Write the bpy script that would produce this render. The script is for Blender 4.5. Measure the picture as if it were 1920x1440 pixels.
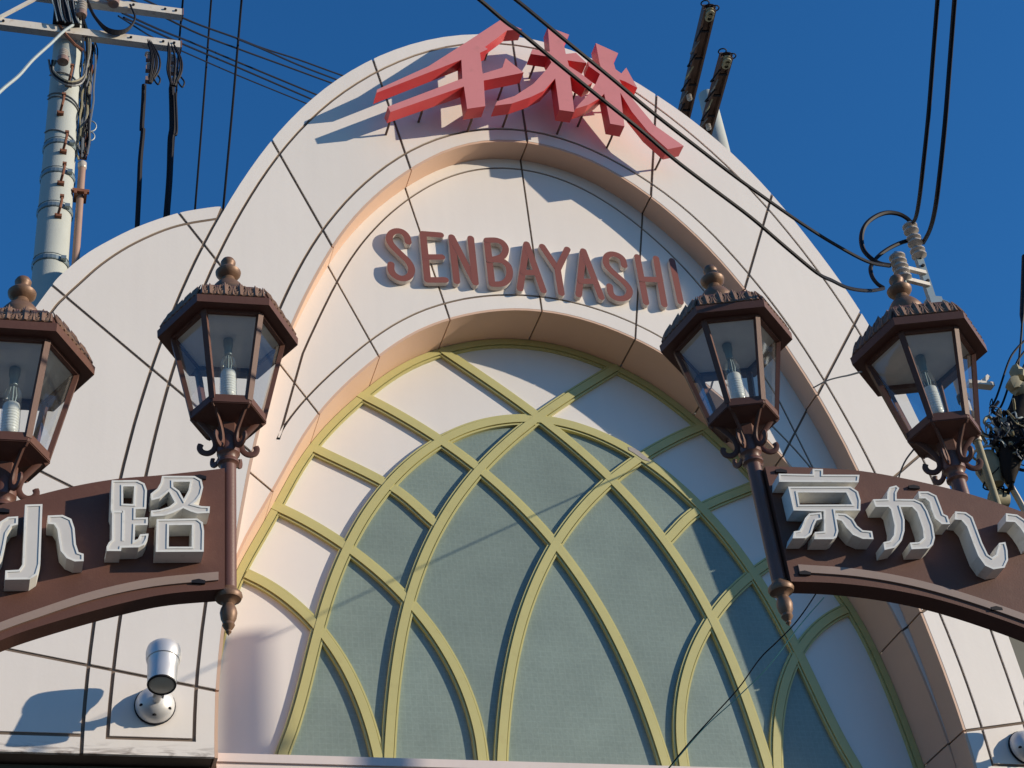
import bpy, bmesh, math, random
import numpy as np
from mathutils import Vector, Matrix
from mathutils.geometry import tessellate_polygon

for o in list(bpy.data.objects):
    bpy.data.objects.remove(o, do_unlink=True)
scene = bpy.context.scene
COL = scene.collection
rad = math.radians

# ------------------------------------------------------------------ camera
cam_data = bpy.data.cameras.new('camera')
cam_data.sensor_width = 36.0
cam_data.lens = 60.0
cam_data.clip_end = 5000.0
cam = bpy.data.objects.new('camera', cam_data)
COL.objects.link(cam)
cam.matrix_world = Matrix(((0.955633, -0.089715, -0.280565, -4.69),
                           (-0.277163, -0.596360, -0.753349, -12.0),
                           (-0.099732, 0.797688, -0.594767, 1.6),
                           (0, 0, 0, 1)))
scene.camera = cam

# ------------------------------------------------------------------ sky, sun, exposure
SUN = Vector((1.9, -1.0, 0.62)).normalized()          # direction towards the sun
elev = math.asin(SUN.z)
azim = math.atan2(SUN.x, SUN.y)
world = bpy.data.worlds.new('World')
scene.world = world
world.use_nodes = True
wn = world.node_tree
bg = wn.nodes['Background']
sky = wn.nodes.new('ShaderNodeTexSky')
sky.sky_type = 'NISHITA'
sky.sun_disc = False
sky.sun_elevation = elev
sky.sun_rotation = azim
sky.altitude = 0.0
sky.air_density = 1.5
sky.dust_density = 0.0
sky.ozone_density = 10.0
hs = wn.nodes.new('ShaderNodeHueSaturation')
hs.inputs['Saturation'].default_value = 1.045
wn.links.new(sky.outputs[0], hs.inputs['Color'])
wn.links.new(hs.outputs[0], bg.inputs[0])
bg.inputs[1].default_value = 0.148
sl = bpy.data.lights.new('sun', 'SUN')
sl.energy = 4.9
sl.angle = rad(0.53)
sl.color = (1.0, 0.86, 0.67)
sun = bpy.data.objects.new('sun', sl)
COL.objects.link(sun)
sun.rotation_euler = SUN.to_track_quat('Z', 'Y').to_euler()
scene.view_settings.view_transform = 'Standard'
scene.view_settings.look = 'None'
scene.view_settings.gamma = 1.0
scene.view_settings.use_curve_mapping = False
scene.view_settings.exposure = 0.04
scene.render.resolution_x = 1024
scene.render.resolution_y = 768

# ------------------------------------------------------------------ materials
MATS = {}
def mat(name, col, rough=0.6, metal=0.0, var=0.08, scale=6.0, bump=0.0, bscale=60.0, rnd=0.0, streak=0.0, spec=0.5, dirt=None, dirt_amt=0.0):
    m = bpy.data.materials.new(name)
    m.use_nodes = True
    nt = m.node_tree; N = nt.nodes; Lk = nt.links
    b = N['Principled BSDF']
    b.inputs['Roughness'].default_value = rough
    b.inputs['Metallic'].default_value = metal
    b.inputs['Specular IOR Level'].default_value = spec
    tc = N.new('ShaderNodeTexCoord')
    def noise(sc, vec=None, det=5.0):
        n = N.new('ShaderNodeTexNoise'); n.inputs['Scale'].default_value = sc
        n.inputs['Detail'].default_value = det
        Lk.new(vec or tc.outputs['Object'], n.inputs['Vector']); return n.outputs['Fac']
    def mth(op, a, bb):
        n = N.new('ShaderNodeMath'); n.operation = op
        for i, v in enumerate((a, bb)):
            if isinstance(v, (int, float)): n.inputs[i].default_value = v
            else: Lk.new(v, n.inputs[i])
        return n.outputs[0]
    f = mth('MULTIPLY_ADD', noise(scale), 0.0)
    n0 = f.node; n0.inputs[1].default_value = 2 * var; n0.inputs[2].default_value = 1.0 - var
    fac = f
    n1 = mth('MULTIPLY_ADD', noise(scale * 9), 0.0).node
    n1.inputs[1].default_value = var * .8; n1.inputs[2].default_value = 1 - var * .4
    fac = mth('MULTIPLY', fac, n1.outputs[0])
    if streak:
        mp = N.new('ShaderNodeMapping'); mp.inputs['Scale'].default_value = (9.0, 9.0, 0.45)
        Lk.new(tc.outputs['Object'], mp.inputs['Vector'])
        s = noise(1.0, mp.outputs[0], 6.0)
        n2 = mth('MULTIPLY_ADD', s, 0.0).node
        n2.inputs[1].default_value = 2 * streak; n2.inputs[2].default_value = 1 - streak
        fac = mth('MULTIPLY', fac, n2.outputs[0])
    if rnd:
        oi = N.new('ShaderNodeObjectInfo')
        n3 = mth('MULTIPLY_ADD', oi.outputs['Random'], 0.0).node
        n3.inputs[1].default_value = 2 * rnd; n3.inputs[2].default_value = 1 - rnd
        fac = mth('MULTIPLY', fac, n3.outputs[0])
    mx = N.new('ShaderNodeMix'); mx.data_type = 'RGBA'; mx.blend_type = 'MULTIPLY'
    mx.inputs[0].default_value = 1.0
    mx.inputs[6].default_value = (*col, 1)
    cb = N.new('ShaderNodeCombineColor')
    for i in range(3): Lk.new(fac, cb.inputs[i])
    Lk.new(cb.outputs[0], mx.inputs[7])
    out = mx.outputs[2]
    if dirt:
        cr = N.new('ShaderNodeValToRGB')
        cr.color_ramp.elements[0].position = 0.56; cr.color_ramp.elements[1].position = 0.74
        Lk.new(noise(scale * 2.3, None, 9.0), cr.inputs[0])
        m2 = N.new('ShaderNodeMix'); m2.data_type = 'RGBA'
        Lk.new(mth('MULTIPLY', cr.outputs[0], dirt_amt), m2.inputs[0])
        Lk.new(out, m2.inputs[6]); m2.inputs[7].default_value = (*dirt, 1)
        out = m2.outputs[2]
    Lk.new(out, b.inputs['Base Color'])
    if bump:
        bn = N.new('ShaderNodeBump'); bn.inputs['Strength'].default_value = bump
        bn.inputs['Distance'].default_value = 0.01
        Lk.new(noise(bscale, None, 4.0), bn.inputs['Height']); Lk.new(bn.outputs[0], b.inputs['Normal'])
    MATS[name] = m
    return m

mat('wall', (0.79, 0.74, 0.685), rough=0.55, var=0.03, scale=1.3, bump=0.05, bscale=35, rnd=0.03, streak=0.04)
mat('joint', (0.17, 0.125, 0.095), rough=0.9, var=0.25, scale=5)
mat('peach', (0.66, 0.44, 0.315), rough=0.6, var=0.05, scale=2.0, bump=0.05, rnd=0.02)
mat('olive', (0.50, 0.465, 0.195), rough=0.45, var=0.06, scale=4, rnd=0.02, dirt=(0.36, 0.30, 0.12), dirt_amt=0.25)
mat('white_pane', (0.75, 0.72, 0.69), rough=0.45, var=0.03, scale=1.5, bump=0.04, rnd=0.02, streak=0.02)
mat('sill', (0.72, 0.63, 0.60), rough=0.6, var=0.06, scale=3, streak=0.04)
mat('brown', (0.115, 0.052, 0.038), spec=0.3, rough=0.55, var=0.14, scale=7, bump=0.08, bscale=90, dirt=(0.16, 0.085, 0.06), dirt_amt=0.3)
mat('brown_pole', (0.135, 0.062, 0.046), rough=0.45, var=0.14, scale=9, bump=0.08, bscale=90)
mat('strip', (0.30, 0.22, 0.18), rough=0.42, var=0.12, scale=6)
mat('bronze', (0.20, 0.115, 0.07), rough=0.5, metal=0.25, var=0.22, scale=14, bump=0.1)
mat('cresting', (0.22, 0.13, 0.085), rough=0.6, metal=0.2, var=0.25, scale=18, bump=0.2, dirt=(0.33, 0.27, 0.2), dirt_amt=0.6)
mat('ceiling', (0.74, 0.76, 0.72), rough=0.6, var=0.12, scale=9)
mat('red_face', (0.66, 0.235, 0.235), rough=0.5, var=0.07, scale=5, dirt=(0.5, 0.2, 0.19), dirt_amt=0.4)
mat('red_side', (0.66, 0.065, 0.07), rough=0.45, var=0.06, scale=5)
mat('letter_face', (0.215, 0.066, 0.046), rough=0.5, var=0.08, scale=9)
mat('letter_side', (0.62, 0.56, 0.51), rough=0.5, var=0.05, scale=5)
mat('char_white', (0.74, 0.74, 0.70), rough=0.4, var=0.06, scale=9, dirt=(0.45, 0.43, 0.36), dirt_amt=0.45)
mat('char_face', (0.60, 0.58, 0.55), rough=0.45, var=0.07, scale=7)
mat('concrete', (0.43, 0.46, 0.435), rough=0.8, var=0.08, scale=5, bump=0.15, streak=0.05)
mat('crossarm', (0.66, 0.62, 0.55), rough=0.55, var=0.1, scale=8, dirt=(0.35, 0.2, 0.12), dirt_amt=0.5)
mat('rusty', (0.22, 0.085, 0.045), rough=0.8, var=0.25, scale=20)
mat('dark_arm', (0.13, 0.075, 0.055), rough=0.7, var=0.25, scale=9)
mat('blk', (0.010, 0.010, 0.015), spec=0.2, rough=0.6, var=0.1, scale=9)
mat('dark_rubber', (0.022, 0.018, 0.016), rough=0.85, spec=0.15, var=0.4, scale=8, bump=0.6, bscale=18)
mat('pale', (0.42, 0.47, 0.45), rough=0.5, var=0.2, scale=20)
mat('grey_patch', (0.36, 0.33, 0.31), rough=0.8, var=0.2, scale=30)
mat('teal', (0.10, 0.33, 0.32), rough=0.4, var=0.1)
mat('grey', (0.16, 0.17, 0.18), rough=0.5, var=0.1)
mat('porcelain', (0.47, 0.43, 0.385), rough=0.25, var=0.08, scale=20)
mat('porcelain_ring', (0.26, 0.17, 0.14), rough=0.3, var=0.1, scale=20)
mat('steel', (0.23, 0.29, 0.31), rough=0.45, metal=0.5, var=0.12, scale=14)
mat('aluminium', (0.66, 0.66, 0.66), rough=0.46, metal=0.45, var=0.05, scale=14)
mat('lens', (0.52, 0.52, 0.47), rough=0.3, var=0.06)
mat('pipe', (0.33, 0.21, 0.16), rough=0.6, var=0.12, scale=8)
mat('lower_wall', (0.075, 0.078, 0.062), rough=0.6, var=0.12, scale=4)
mat('paving', (0.10, 0.098, 0.094), rough=0.9, var=0.15, scale=2, bump=0.2)
mat('asphalt', (0.05, 0.05, 0.052), rough=0.9, var=0.15, scale=3, bump=0.3)
mat('bulb_white', (0.78, 0.78, 0.74), rough=0.35, var=0.03)
mat('cream', (0.55, 0.48, 0.36), rough=0.5, var=0.15, scale=20)
mat('tape', (0.30, 0.27, 0.17), rough=0.7, var=0.25, scale=25)

def glass_sheet(name, tint, refl=0.0, alpha=0.2):
    m = bpy.data.materials.new(name); m.use_nodes = True
    nt = m.node_tree; N = nt.nodes; Lk = nt.links
    for n in list(N):
        if n.type == 'BSDF_PRINCIPLED': N.remove(n)
    tr = N.new('ShaderNodeBsdfTransparent'); tr.inputs[0].default_value = (*tint, 1)
    gl = N.new('ShaderNodeBsdfGlossy'); gl.inputs['Roughness'].default_value = 0.04
    df = N.new('ShaderNodeBsdfDiffuse'); df.inputs[0].default_value = (0.55, 0.57, 0.55, 1)
    lw = N.new('ShaderNodeLayerWeight'); lw.inputs[0].default_value = 0.5
    pw = N.new('ShaderNodeMath'); pw.operation = 'POWER'; pw.inputs[1].default_value = 4.0
    Lk.new(lw.outputs['Facing'], pw.inputs[0])
    fr = N.new('ShaderNodeMath'); fr.operation = 'MULTIPLY_ADD'; fr.inputs[1].default_value = 0.85; fr.inputs[2].default_value = 0.045
    Lk.new(pw.outputs[0], fr.inputs[0])
    m1 = N.new('ShaderNodeMixShader'); m2 = N.new('ShaderNodeMixShader')
    tc = N.new('ShaderNodeTexCoord'); no = N.new('ShaderNodeTexNoise'); no.inputs['Scale'].default_value = 9.0; no.inputs['Detail'].default_value = 7
    Lk.new(tc.outputs['Object'], no.inputs['Vector'])
    ml = N.new('ShaderNodeMath'); ml.operation = 'MULTIPLY'; ml.inputs[1].default_value = alpha
    Lk.new(no.outputs['Fac'], ml.inputs[0])
    Lk.new(ml.outputs[0], m1.inputs[0]); Lk.new(tr.outputs[0], m1.inputs[1]); Lk.new(df.outputs[0], m1.inputs[2])
    Lk.new(fr.outputs[0], m2.inputs[0]); Lk.new(m1.outputs[0], m2.inputs[1]); Lk.new(gl.outputs[0], m2.inputs[2])
    Lk.new(m2.outputs[0], N['Material Output'].inputs[0])
    MATS[name] = m
glass_sheet('lamp_glass', (0.96, 0.975, 0.975), alpha=0.06)
glass_sheet('clear_glass', (0.93, 0.95, 0.95), alpha=0.10)

def wired_glass():
    m = bpy.data.materials.new('wired_glass'); m.use_nodes = True
    nt = m.node_tree; N = nt.nodes; Lk = nt.links
    b = N['Principled BSDF']
    b.inputs['Roughness'].default_value = 0.32
    tc = N.new('ShaderNodeTexCoord')
    mp = N.new('ShaderNodeMapping'); mp.inputs['Rotation'].default_value = (rad(90), 0, rad(0)); 
    Lk.new(tc.outputs['Object'], mp.inputs['Vector'])
    br = N.new('ShaderNodeTexBrick'); br.offset = 0.0
    br.inputs['Color1'].default_value = (0.205, 0.258, 0.225, 1); br.inputs['Color2'].default_value = (0.214, 0.268, 0.235, 1)
    br.inputs['Mortar'].default_value = (0.230, 0.288, 0.252, 1)
    br.inputs['Scale'].default_value = 1.0; br.inputs['Mortar Size'].default_value = 0.0028
    br.inputs['Brick Width'].default_value = 0.05; br.inputs['Row Height'].default_value = 0.05
    Lk.new(mp.outputs[0], br.inputs['Vector'])
    no = N.new('ShaderNodeTexNoise'); no.inputs['Scale'].default_value = 2.2; no.inputs['Detail'].default_value = 8
    Lk.new(tc.outputs['Object'], no.inputs['Vector'])
    n2 = N.new('ShaderNodeTexNoise'); n2.inputs['Scale'].default_value = 38; n2.inputs['Detail'].default_value = 2
    Lk.new(tc.outputs['Object'], n2.inputs['Vector'])
    ad = N.new('ShaderNodeMath'); ad.operation = 'MULTIPLY_ADD'; ad.inputs[1].default_value = 0.42; ad.inputs[2].default_value = 0.66
    Lk.new(no.outputs['Fac'], ad.inputs[0])
    a2 = N.new('ShaderNodeMath'); a2.operation = 'MULTIPLY_ADD'; a2.inputs[1].default_value = 0.28
    Lk.new(n2.outputs['Fac'], a2.inputs[0]); Lk.new(ad.outputs[0], a2.inputs[2])
    mx = N.new('ShaderNodeMix'); mx.data_type = 'RGBA'; mx.blend_type = 'MULTIPLY'; mx.inputs[0].default_value = 1
    cb = N.new('ShaderNodeCombineColor')
    for i in range(3): Lk.new(a2.outputs[0], cb.inputs[i])
    oi = N.new('ShaderNodeObjectInfo'); rv = N.new('ShaderNodeMath'); rv.operation = 'MULTIPLY_ADD'; rv.inputs[1].default_value = 0.16; rv.inputs[2].default_value = 0.92
    Lk.new(oi.outputs['Random'], rv.inputs[0]); rm = N.new('ShaderNodeMath'); rm.operation = 'MULTIPLY'; Lk.new(rv.outputs[0], rm.inputs[0]); Lk.new(a2.outputs[0], rm.inputs[1])
    for i in range(3): Lk.new(rm.outputs[0], cb.inputs[i])
    Lk.new(br.outputs[0], mx.inputs[6]); Lk.new(cb.outputs[0], mx.inputs[7])
    Lk.new(mx.outputs[2], b.inputs['Base Color'])
    bn = N.new('ShaderNodeBump'); bn.inputs['Strength'].default_value = 0.25; bn.inputs['Distance'].default_value = 0.004
    Lk.new(n2.outputs['Fac'], bn.inputs['Height']); Lk.new(bn.outputs[0], b.inputs['Normal'])
    MATS['wired_glass'] = m
wired_glass()

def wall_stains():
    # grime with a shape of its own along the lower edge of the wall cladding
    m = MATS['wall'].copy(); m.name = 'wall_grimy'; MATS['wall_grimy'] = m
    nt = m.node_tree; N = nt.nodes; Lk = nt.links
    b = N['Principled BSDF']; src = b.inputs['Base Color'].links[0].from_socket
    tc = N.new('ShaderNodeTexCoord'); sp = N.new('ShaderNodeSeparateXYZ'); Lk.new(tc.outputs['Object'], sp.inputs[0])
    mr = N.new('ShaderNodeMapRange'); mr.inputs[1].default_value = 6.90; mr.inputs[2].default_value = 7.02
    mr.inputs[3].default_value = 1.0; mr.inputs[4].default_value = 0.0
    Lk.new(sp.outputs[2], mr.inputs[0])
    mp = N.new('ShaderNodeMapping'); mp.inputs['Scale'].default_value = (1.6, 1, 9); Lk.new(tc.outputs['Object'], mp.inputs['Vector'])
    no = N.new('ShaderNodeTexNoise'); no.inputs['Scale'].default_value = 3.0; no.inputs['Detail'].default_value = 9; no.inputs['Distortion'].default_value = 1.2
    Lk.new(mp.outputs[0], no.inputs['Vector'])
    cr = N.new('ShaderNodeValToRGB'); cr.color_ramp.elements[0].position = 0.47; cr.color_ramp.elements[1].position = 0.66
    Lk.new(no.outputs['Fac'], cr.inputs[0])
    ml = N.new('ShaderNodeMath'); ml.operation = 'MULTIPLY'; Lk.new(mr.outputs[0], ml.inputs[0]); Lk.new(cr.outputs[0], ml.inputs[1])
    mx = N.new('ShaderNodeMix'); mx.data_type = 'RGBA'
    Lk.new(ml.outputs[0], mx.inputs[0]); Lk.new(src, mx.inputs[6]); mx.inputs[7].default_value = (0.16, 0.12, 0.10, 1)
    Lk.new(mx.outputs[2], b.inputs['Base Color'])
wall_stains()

# ------------------------------------------------------------------ helpers
class MB:
    def __init__(self): self.v = []; self.f = []; self.m = []
    def add(self, verts, faces, mi=0):
        o = len(self.v); self.v += [tuple(map(float, p)) for p in verts]
        self.f += [tuple(i + o for i in f) for f in faces]; self.m += [mi] * len(faces)
        return self
    def box(self, x0, x1, y0, y1, z0, z1, mi=0):
        v = [(x, y, z) for z in (z0, z1) for y in (y0, y1) for x in (x0, x1)]
        return self.add(v, [(0, 2, 3, 1), (4, 5, 7, 6), (0, 1, 5, 4), (2, 6, 7, 3), (0, 4, 6, 2), (1, 3, 7, 5)], mi)
    def bar(self, a, b, w, h, up=(0, 0, 1), mi=0):
        a = Vector(a); b = Vector(b); d = (b - a).normalized(); u = Vector(up)
        s = d.cross(u)
        if s.length < 1e-4: s = d.cross(Vector((1, 0, 0)))
        s.normalize(); t = s.cross(d)
        v = []
        for p in (a, b):
            for i, j in ((-1, -1), (1, -1), (1, 1), (-1, 1)): v.append(p + s * (w / 2 * i) + t * (h / 2 * j))
        return self.add(v, [(3, 2, 1, 0), (4, 5, 6, 7), (0, 1, 5, 4), (1, 2, 6, 5), (2, 3, 7, 6), (3, 0, 4, 7)], mi)
    def tube(self, pts, r, n=8, mi=0, caps=True, flat=1.0):
        pts = [Vector(p) for p in pts]
        rs = r if isinstance(r, (list, tuple)) else [r] * len(pts)
        d0 = (pts[1] - pts[0]).normalized()
        ref = Vector((0, 0, 1)) if abs(d0.z) < 0.9 else Vector((1, 0, 0))
        s = d0.cross(ref).normalized(); verts = []; faces = []
        for i, p in enumerate(pts):
            d = (pts[min(i + 1, len(pts) - 1)] - pts[max(i - 1, 0)])
            if d.length < 1e-9: d = d0
            d.normalize(); s = (s - d * s.dot(d)).normalized(); t = d.cross(s)
            for k in range(n):
                a = 2 * math.pi * k / n
                verts.append(p + s * (math.cos(a) * rs[i]) + t * (math.sin(a) * rs[i] * flat))
        for i in range(len(pts) - 1):
            for k in range(n):
                faces.append((i * n + k, i * n + (k + 1) % n, (i + 1) * n + (k + 1) % n, (i + 1) * n + k))
        if caps:
            faces.append(tuple(range(n - 1, -1, -1))); e = (len(pts) - 1) * n; faces.append(tuple(range(e, e + n)))
        return self.add(verts, faces, mi)
    def lathe(self, prof, n=24, c=(0, 0, 0), mi=0, rot=0.0):
        verts = []; faces = []; k = len(prof)
        for i in range(n):
            a = 2 * math.pi * i / n + rot
            for r, z in prof: verts.append((c[0] + r * math.cos(a), c[1] + r * math.sin(a), c[2] + z))
        for i in range(n):
            j = (i + 1) % n
            for q in range(k - 1): faces.append((i * k + q, j * k + q, j * k + q + 1, i * k + q + 1))
        return self.add(verts, faces, mi)
    def prism(self, outer, y0, y1, holes=(), mi=0, side=None, T=None):
        """outline in (x,z), extruded from y0 (front) to y1 (back)"""
        loops = [list(outer)] + [list(h) for h in holes]
        if T is None: T = lambda x, y, z: (x, y, z)
        tri = tessellate_polygon([[Vector((x, z, 0)) for x, z in l] for l in loops])
        flat = [q for l in loops for q in l]; n = len(flat)
        V = [T(x, y0, z) for x, z in flat] + [T(x, y1, z) for x, z in flat]
        ff = []; bf = []
        for t in tri:
            a, b, c = t
            (ax, az), (bx, bz), (cx, cz) = flat[a], flat[b], flat[c]
            if (bx - ax) * (cz - az) - (bz - az) * (cx - ax) < 0: a, c = c, a
            ff.append((a, b, c)); bf.append((c + n, b + n, a + n))
        sd = []; o = 0
        for l in loops:
            k = len(l)
            for i in range(k): sd.append((o + i, o + (i + 1) % k, n + o + (i + 1) % k, n + o + i))
            o += k
        base = len(self.v)
        self.v += [tuple(map(float, p)) for p in V]
        for f in ff: self.f.append(tuple(i + base for i in f)); self.m.append(mi)
        sm = mi if side is None else side
        for f in bf + sd: self.f.append(tuple(i + base for i in f)); self.m.append(sm)
        return self
    def mesh(self, name, mats, smooth=False):
        me = bpy.data.meshes.new(name)
        me.from_pydata(self.v, [], self.f)
        for mm in (mats if isinstance(mats, (list, tuple)) else [mats]): me.materials.append(MATS[mm])
        me.polygons.foreach_set('material_index', self.m)
        bm = bmesh.new(); bm.from_mesh(me); bmesh.ops.recalc_face_normals(bm, faces=bm.faces); bm.to_mesh(me); bm.free()
        if smooth:
            me.polygons.foreach_set('use_smooth', [True] * len(me.polygons))
            me.set_sharp_from_angle(angle=rad(40))
        me.update()
        return me
    def build(self, name, mats, parent=None, smooth=False):
        return link(name, self.mesh(name, mats, smooth), parent)

def link(name, me, parent=None):
    o = bpy.data.objects.new(name, me); COL.objects.link(o); o.parent = parent
    return o
def tag(o, label=None, cat=None, group=None, kind=None):
    if label: o['label'] = label
    if cat: o['category'] = cat
    if group: o['group'] = group
    if kind: o['kind'] = kind
    return o
def thing(name, label, cat, loc=(0, 0, 0), rz=0.0, group=None, scale=1.0):
    o = bpy.data.objects.new(name, None); COL.objects.link(o)
    o.empty_display_size = 0.2
    o.location = loc; o.rotation_euler = (0, 0, rz); o.scale = (scale,) * 3
    return tag(o, label, cat, group)
def recenter(o):
    me = o.data; n = len(me.vertices); a = np.empty(n * 3); me.vertices.foreach_get('co', a); a = a.reshape(-1, 3)
    c = a.mean(0); c[2] = a[:, 2].min(); me.vertices.foreach_set('co', (a - c).ravel()); me.update()
    o.location = Vector(c) + o.location
    return o
def crom(pts, n=8):
    pts = [np.array(q, float) for q in pts]; out = []
    P = [2 * pts[0] - pts[1]] + pts + [2 * pts[-1] - pts[-2]]
    for i in range(1, len(P) - 2):
        p0, p1, p2, p3 = P[i - 1:i + 3]
        for k in range(n):
            t = k / n
            out.append(0.5 * ((2 * p1) + (-p0 + p2) * t + (2 * p0 - 5 * p1 + 4 * p2 - p3) * t * t + (-p0 + 3 * p1 - 3 * p2 + p3) * t ** 3))
    out.append(pts[-1]); return [tuple(q) for q in out]
def area(poly):
    return 0.5 * sum(poly[i][0] * poly[(i + 1) % len(poly)][1] - poly[(i + 1) % len(poly)][0] * poly[i][1] for i in range(len(poly)))
def clean(poly, e=1e-3):
    o = []
    for q in poly:
        if not o or math.hypot(q[0] - o[-1][0], q[1] - o[-1][1]) > e: o.append((float(q[0]), float(q[1])))
    while len(o) > 2 and math.hypot(o[0][0] - o[-1][0], o[0][1] - o[-1][1]) <= e: o.pop()
    return o
def inset(poly, g):
    """offset a closed outline inwards by g (mitred)"""
    poly = clean(poly)
    sgn = 1 if area(poly) > 0 else -1
    n = len(poly); out = []
    for i in range(n):
        a, b, c = (np.array(poly[(i + k) % n]) for k in (-1, 0, 1))
        d1 = b - a; d2 = c - b; d1 /= np.hypot(*d1); d2 /= np.hypot(*d2)
        n1 = np.array((-d1[1], d1[0])) * sgn; n2 = np.array((-d2[1], d2[0])) * sgn
        den = max(1 + n1 @ n2, 0.35)
        out.append(tuple(b + (n1 + n2) * (g / den)))
    return out

# ------------------------------------------------------------------ measured outlines (metres; x across, z up)
A=[(-3.989, 6.91), (-3.989, 7.117), (-3.984, 7.325), (-3.976, 7.532), (-3.965, 7.739), (-3.951, 7.946), (-3.934, 8.153), (-3.915, 8.359), (-3.894, 8.565), (-3.871, 8.772), (-3.845, 8.977), (-3.816, 9.183), (-3.785, 9.388),
 (-3.75, 9.592), (-3.714, 9.796), (-3.673, 10.0), (-3.63, 10.202), (-3.584, 10.405), (-3.535, 10.606), (-3.483, 10.807), (-3.428, 11.007), (-3.37, 11.206), (-3.309, 11.404), (-3.245, 11.601), (-3.176, 11.797),
 (-3.105, 11.992), (-3.03, 12.185), (-2.952, 12.377), (-2.87, 12.568), (-2.784, 12.757), (-2.694, 12.944), (-2.599, 13.128), (-2.499, 13.309), (-2.392, 13.487), (-2.279, 13.661), (-2.159, 13.83), (-2.033, 13.995),
 (-1.899, 14.153), (-1.757, 14.305), (-1.608, 14.449), (-1.452, 14.585), (-1.287, 14.711), (-1.115, 14.827), (-0.936, 14.93), (-0.749, 15.02), (-0.555, 15.093), (-0.355, 15.149), (-0.151, 15.185), (0.056, 15.202),
 (0.263, 15.196), (0.468, 15.168), (0.669, 15.118), (0.864, 15.046), (1.05, 14.955), (1.228, 14.849), (1.399, 14.732), (1.564, 14.607), (1.724, 14.474), (1.877, 14.334), (2.023, 14.187), (2.162, 14.033), (2.293, 13.872),
 (2.415, 13.705), (2.528, 13.531), (2.634, 13.353), (2.733, 13.171), (2.827, 12.986), (2.916, 12.798), (3.002, 12.609), (3.084, 12.419), (3.161, 12.227), (3.233, 12.032), (3.3, 11.836), (3.36, 11.637), (3.414, 11.437),
 (3.461, 11.235), (3.502, 11.032), (3.538, 10.828), (3.572, 10.623), (3.611, 10.42), (3.642, 10.215), (3.675, 10.01), (3.706, 9.805), (3.732, 9.6), (3.755, 9.393), (3.776, 9.187), (3.799, 8.981), (3.812, 8.775),
 (3.823, 8.567), (3.833, 8.36), (3.846, 8.153), (3.856, 7.946), (3.868, 7.739), (3.876, 7.532), (3.883, 7.325), (3.886, 7.117), (3.886, 6.91)]
B=[(-3.817, 6.91), (-3.815, 7.112), (-3.809, 7.314), (-3.799, 7.516), (-3.787, 7.717), (-3.772, 7.918), (-3.754, 8.12), (-3.734, 8.321), (-3.713, 8.521), (-3.689, 8.722), (-3.663, 8.922), (-3.636, 9.122), (-3.607, 9.322),
 (-3.576, 9.522), (-3.543, 9.721), (-3.508, 9.92), (-3.471, 10.119), (-3.431, 10.316), (-3.387, 10.514), (-3.339, 10.71), (-3.287, 10.905), (-3.232, 11.099), (-3.174, 11.293), (-3.114, 11.486), (-3.051, 11.677),
 (-2.984, 11.868), (-2.914, 12.057), (-2.84, 12.245), (-2.762, 12.432), (-2.681, 12.616), (-2.595, 12.799), (-2.504, 12.98), (-2.407, 13.157), (-2.305, 13.331), (-2.196, 13.501), (-2.081, 13.667), (-1.959, 13.828),
 (-1.829, 13.983), (-1.693, 14.131), (-1.55, 14.274), (-1.399, 14.409), (-1.243, 14.536), (-1.079, 14.655), (-0.908, 14.762), (-0.73, 14.857), (-0.544, 14.936), (-0.351, 14.995), (-0.153, 15.034), (0.048, 15.051),
 (0.25, 15.046), (0.449, 15.018), (0.645, 14.967), (0.833, 14.895), (1.012, 14.802), (1.182, 14.692), (1.342, 14.57), (1.495, 14.437), (1.641, 14.298), (1.782, 14.153), (1.917, 14.003), (2.046, 13.848), (2.17, 13.688),
 (2.287, 13.524), (2.398, 13.355), (2.503, 13.182), (2.602, 13.006), (2.695, 12.827), (2.785, 12.646), (2.869, 12.463), (2.95, 12.278), (3.025, 12.09), (3.095, 11.901), (3.158, 11.709), (3.216, 11.515), (3.267, 11.32),
 (3.313, 11.123), (3.354, 10.926), (3.391, 10.727), (3.425, 10.528), (3.457, 10.329), (3.488, 10.129), (3.521, 9.93), (3.549, 9.73), (3.572, 9.529), (3.594, 9.329), (3.613, 9.128), (3.63, 8.927), (3.646, 8.726),
 (3.656, 8.524), (3.668, 8.323), (3.679, 8.121), (3.691, 7.919), (3.7, 7.718), (3.709, 7.516), (3.714, 7.314), (3.716, 7.112), (3.714, 6.91)]
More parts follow.
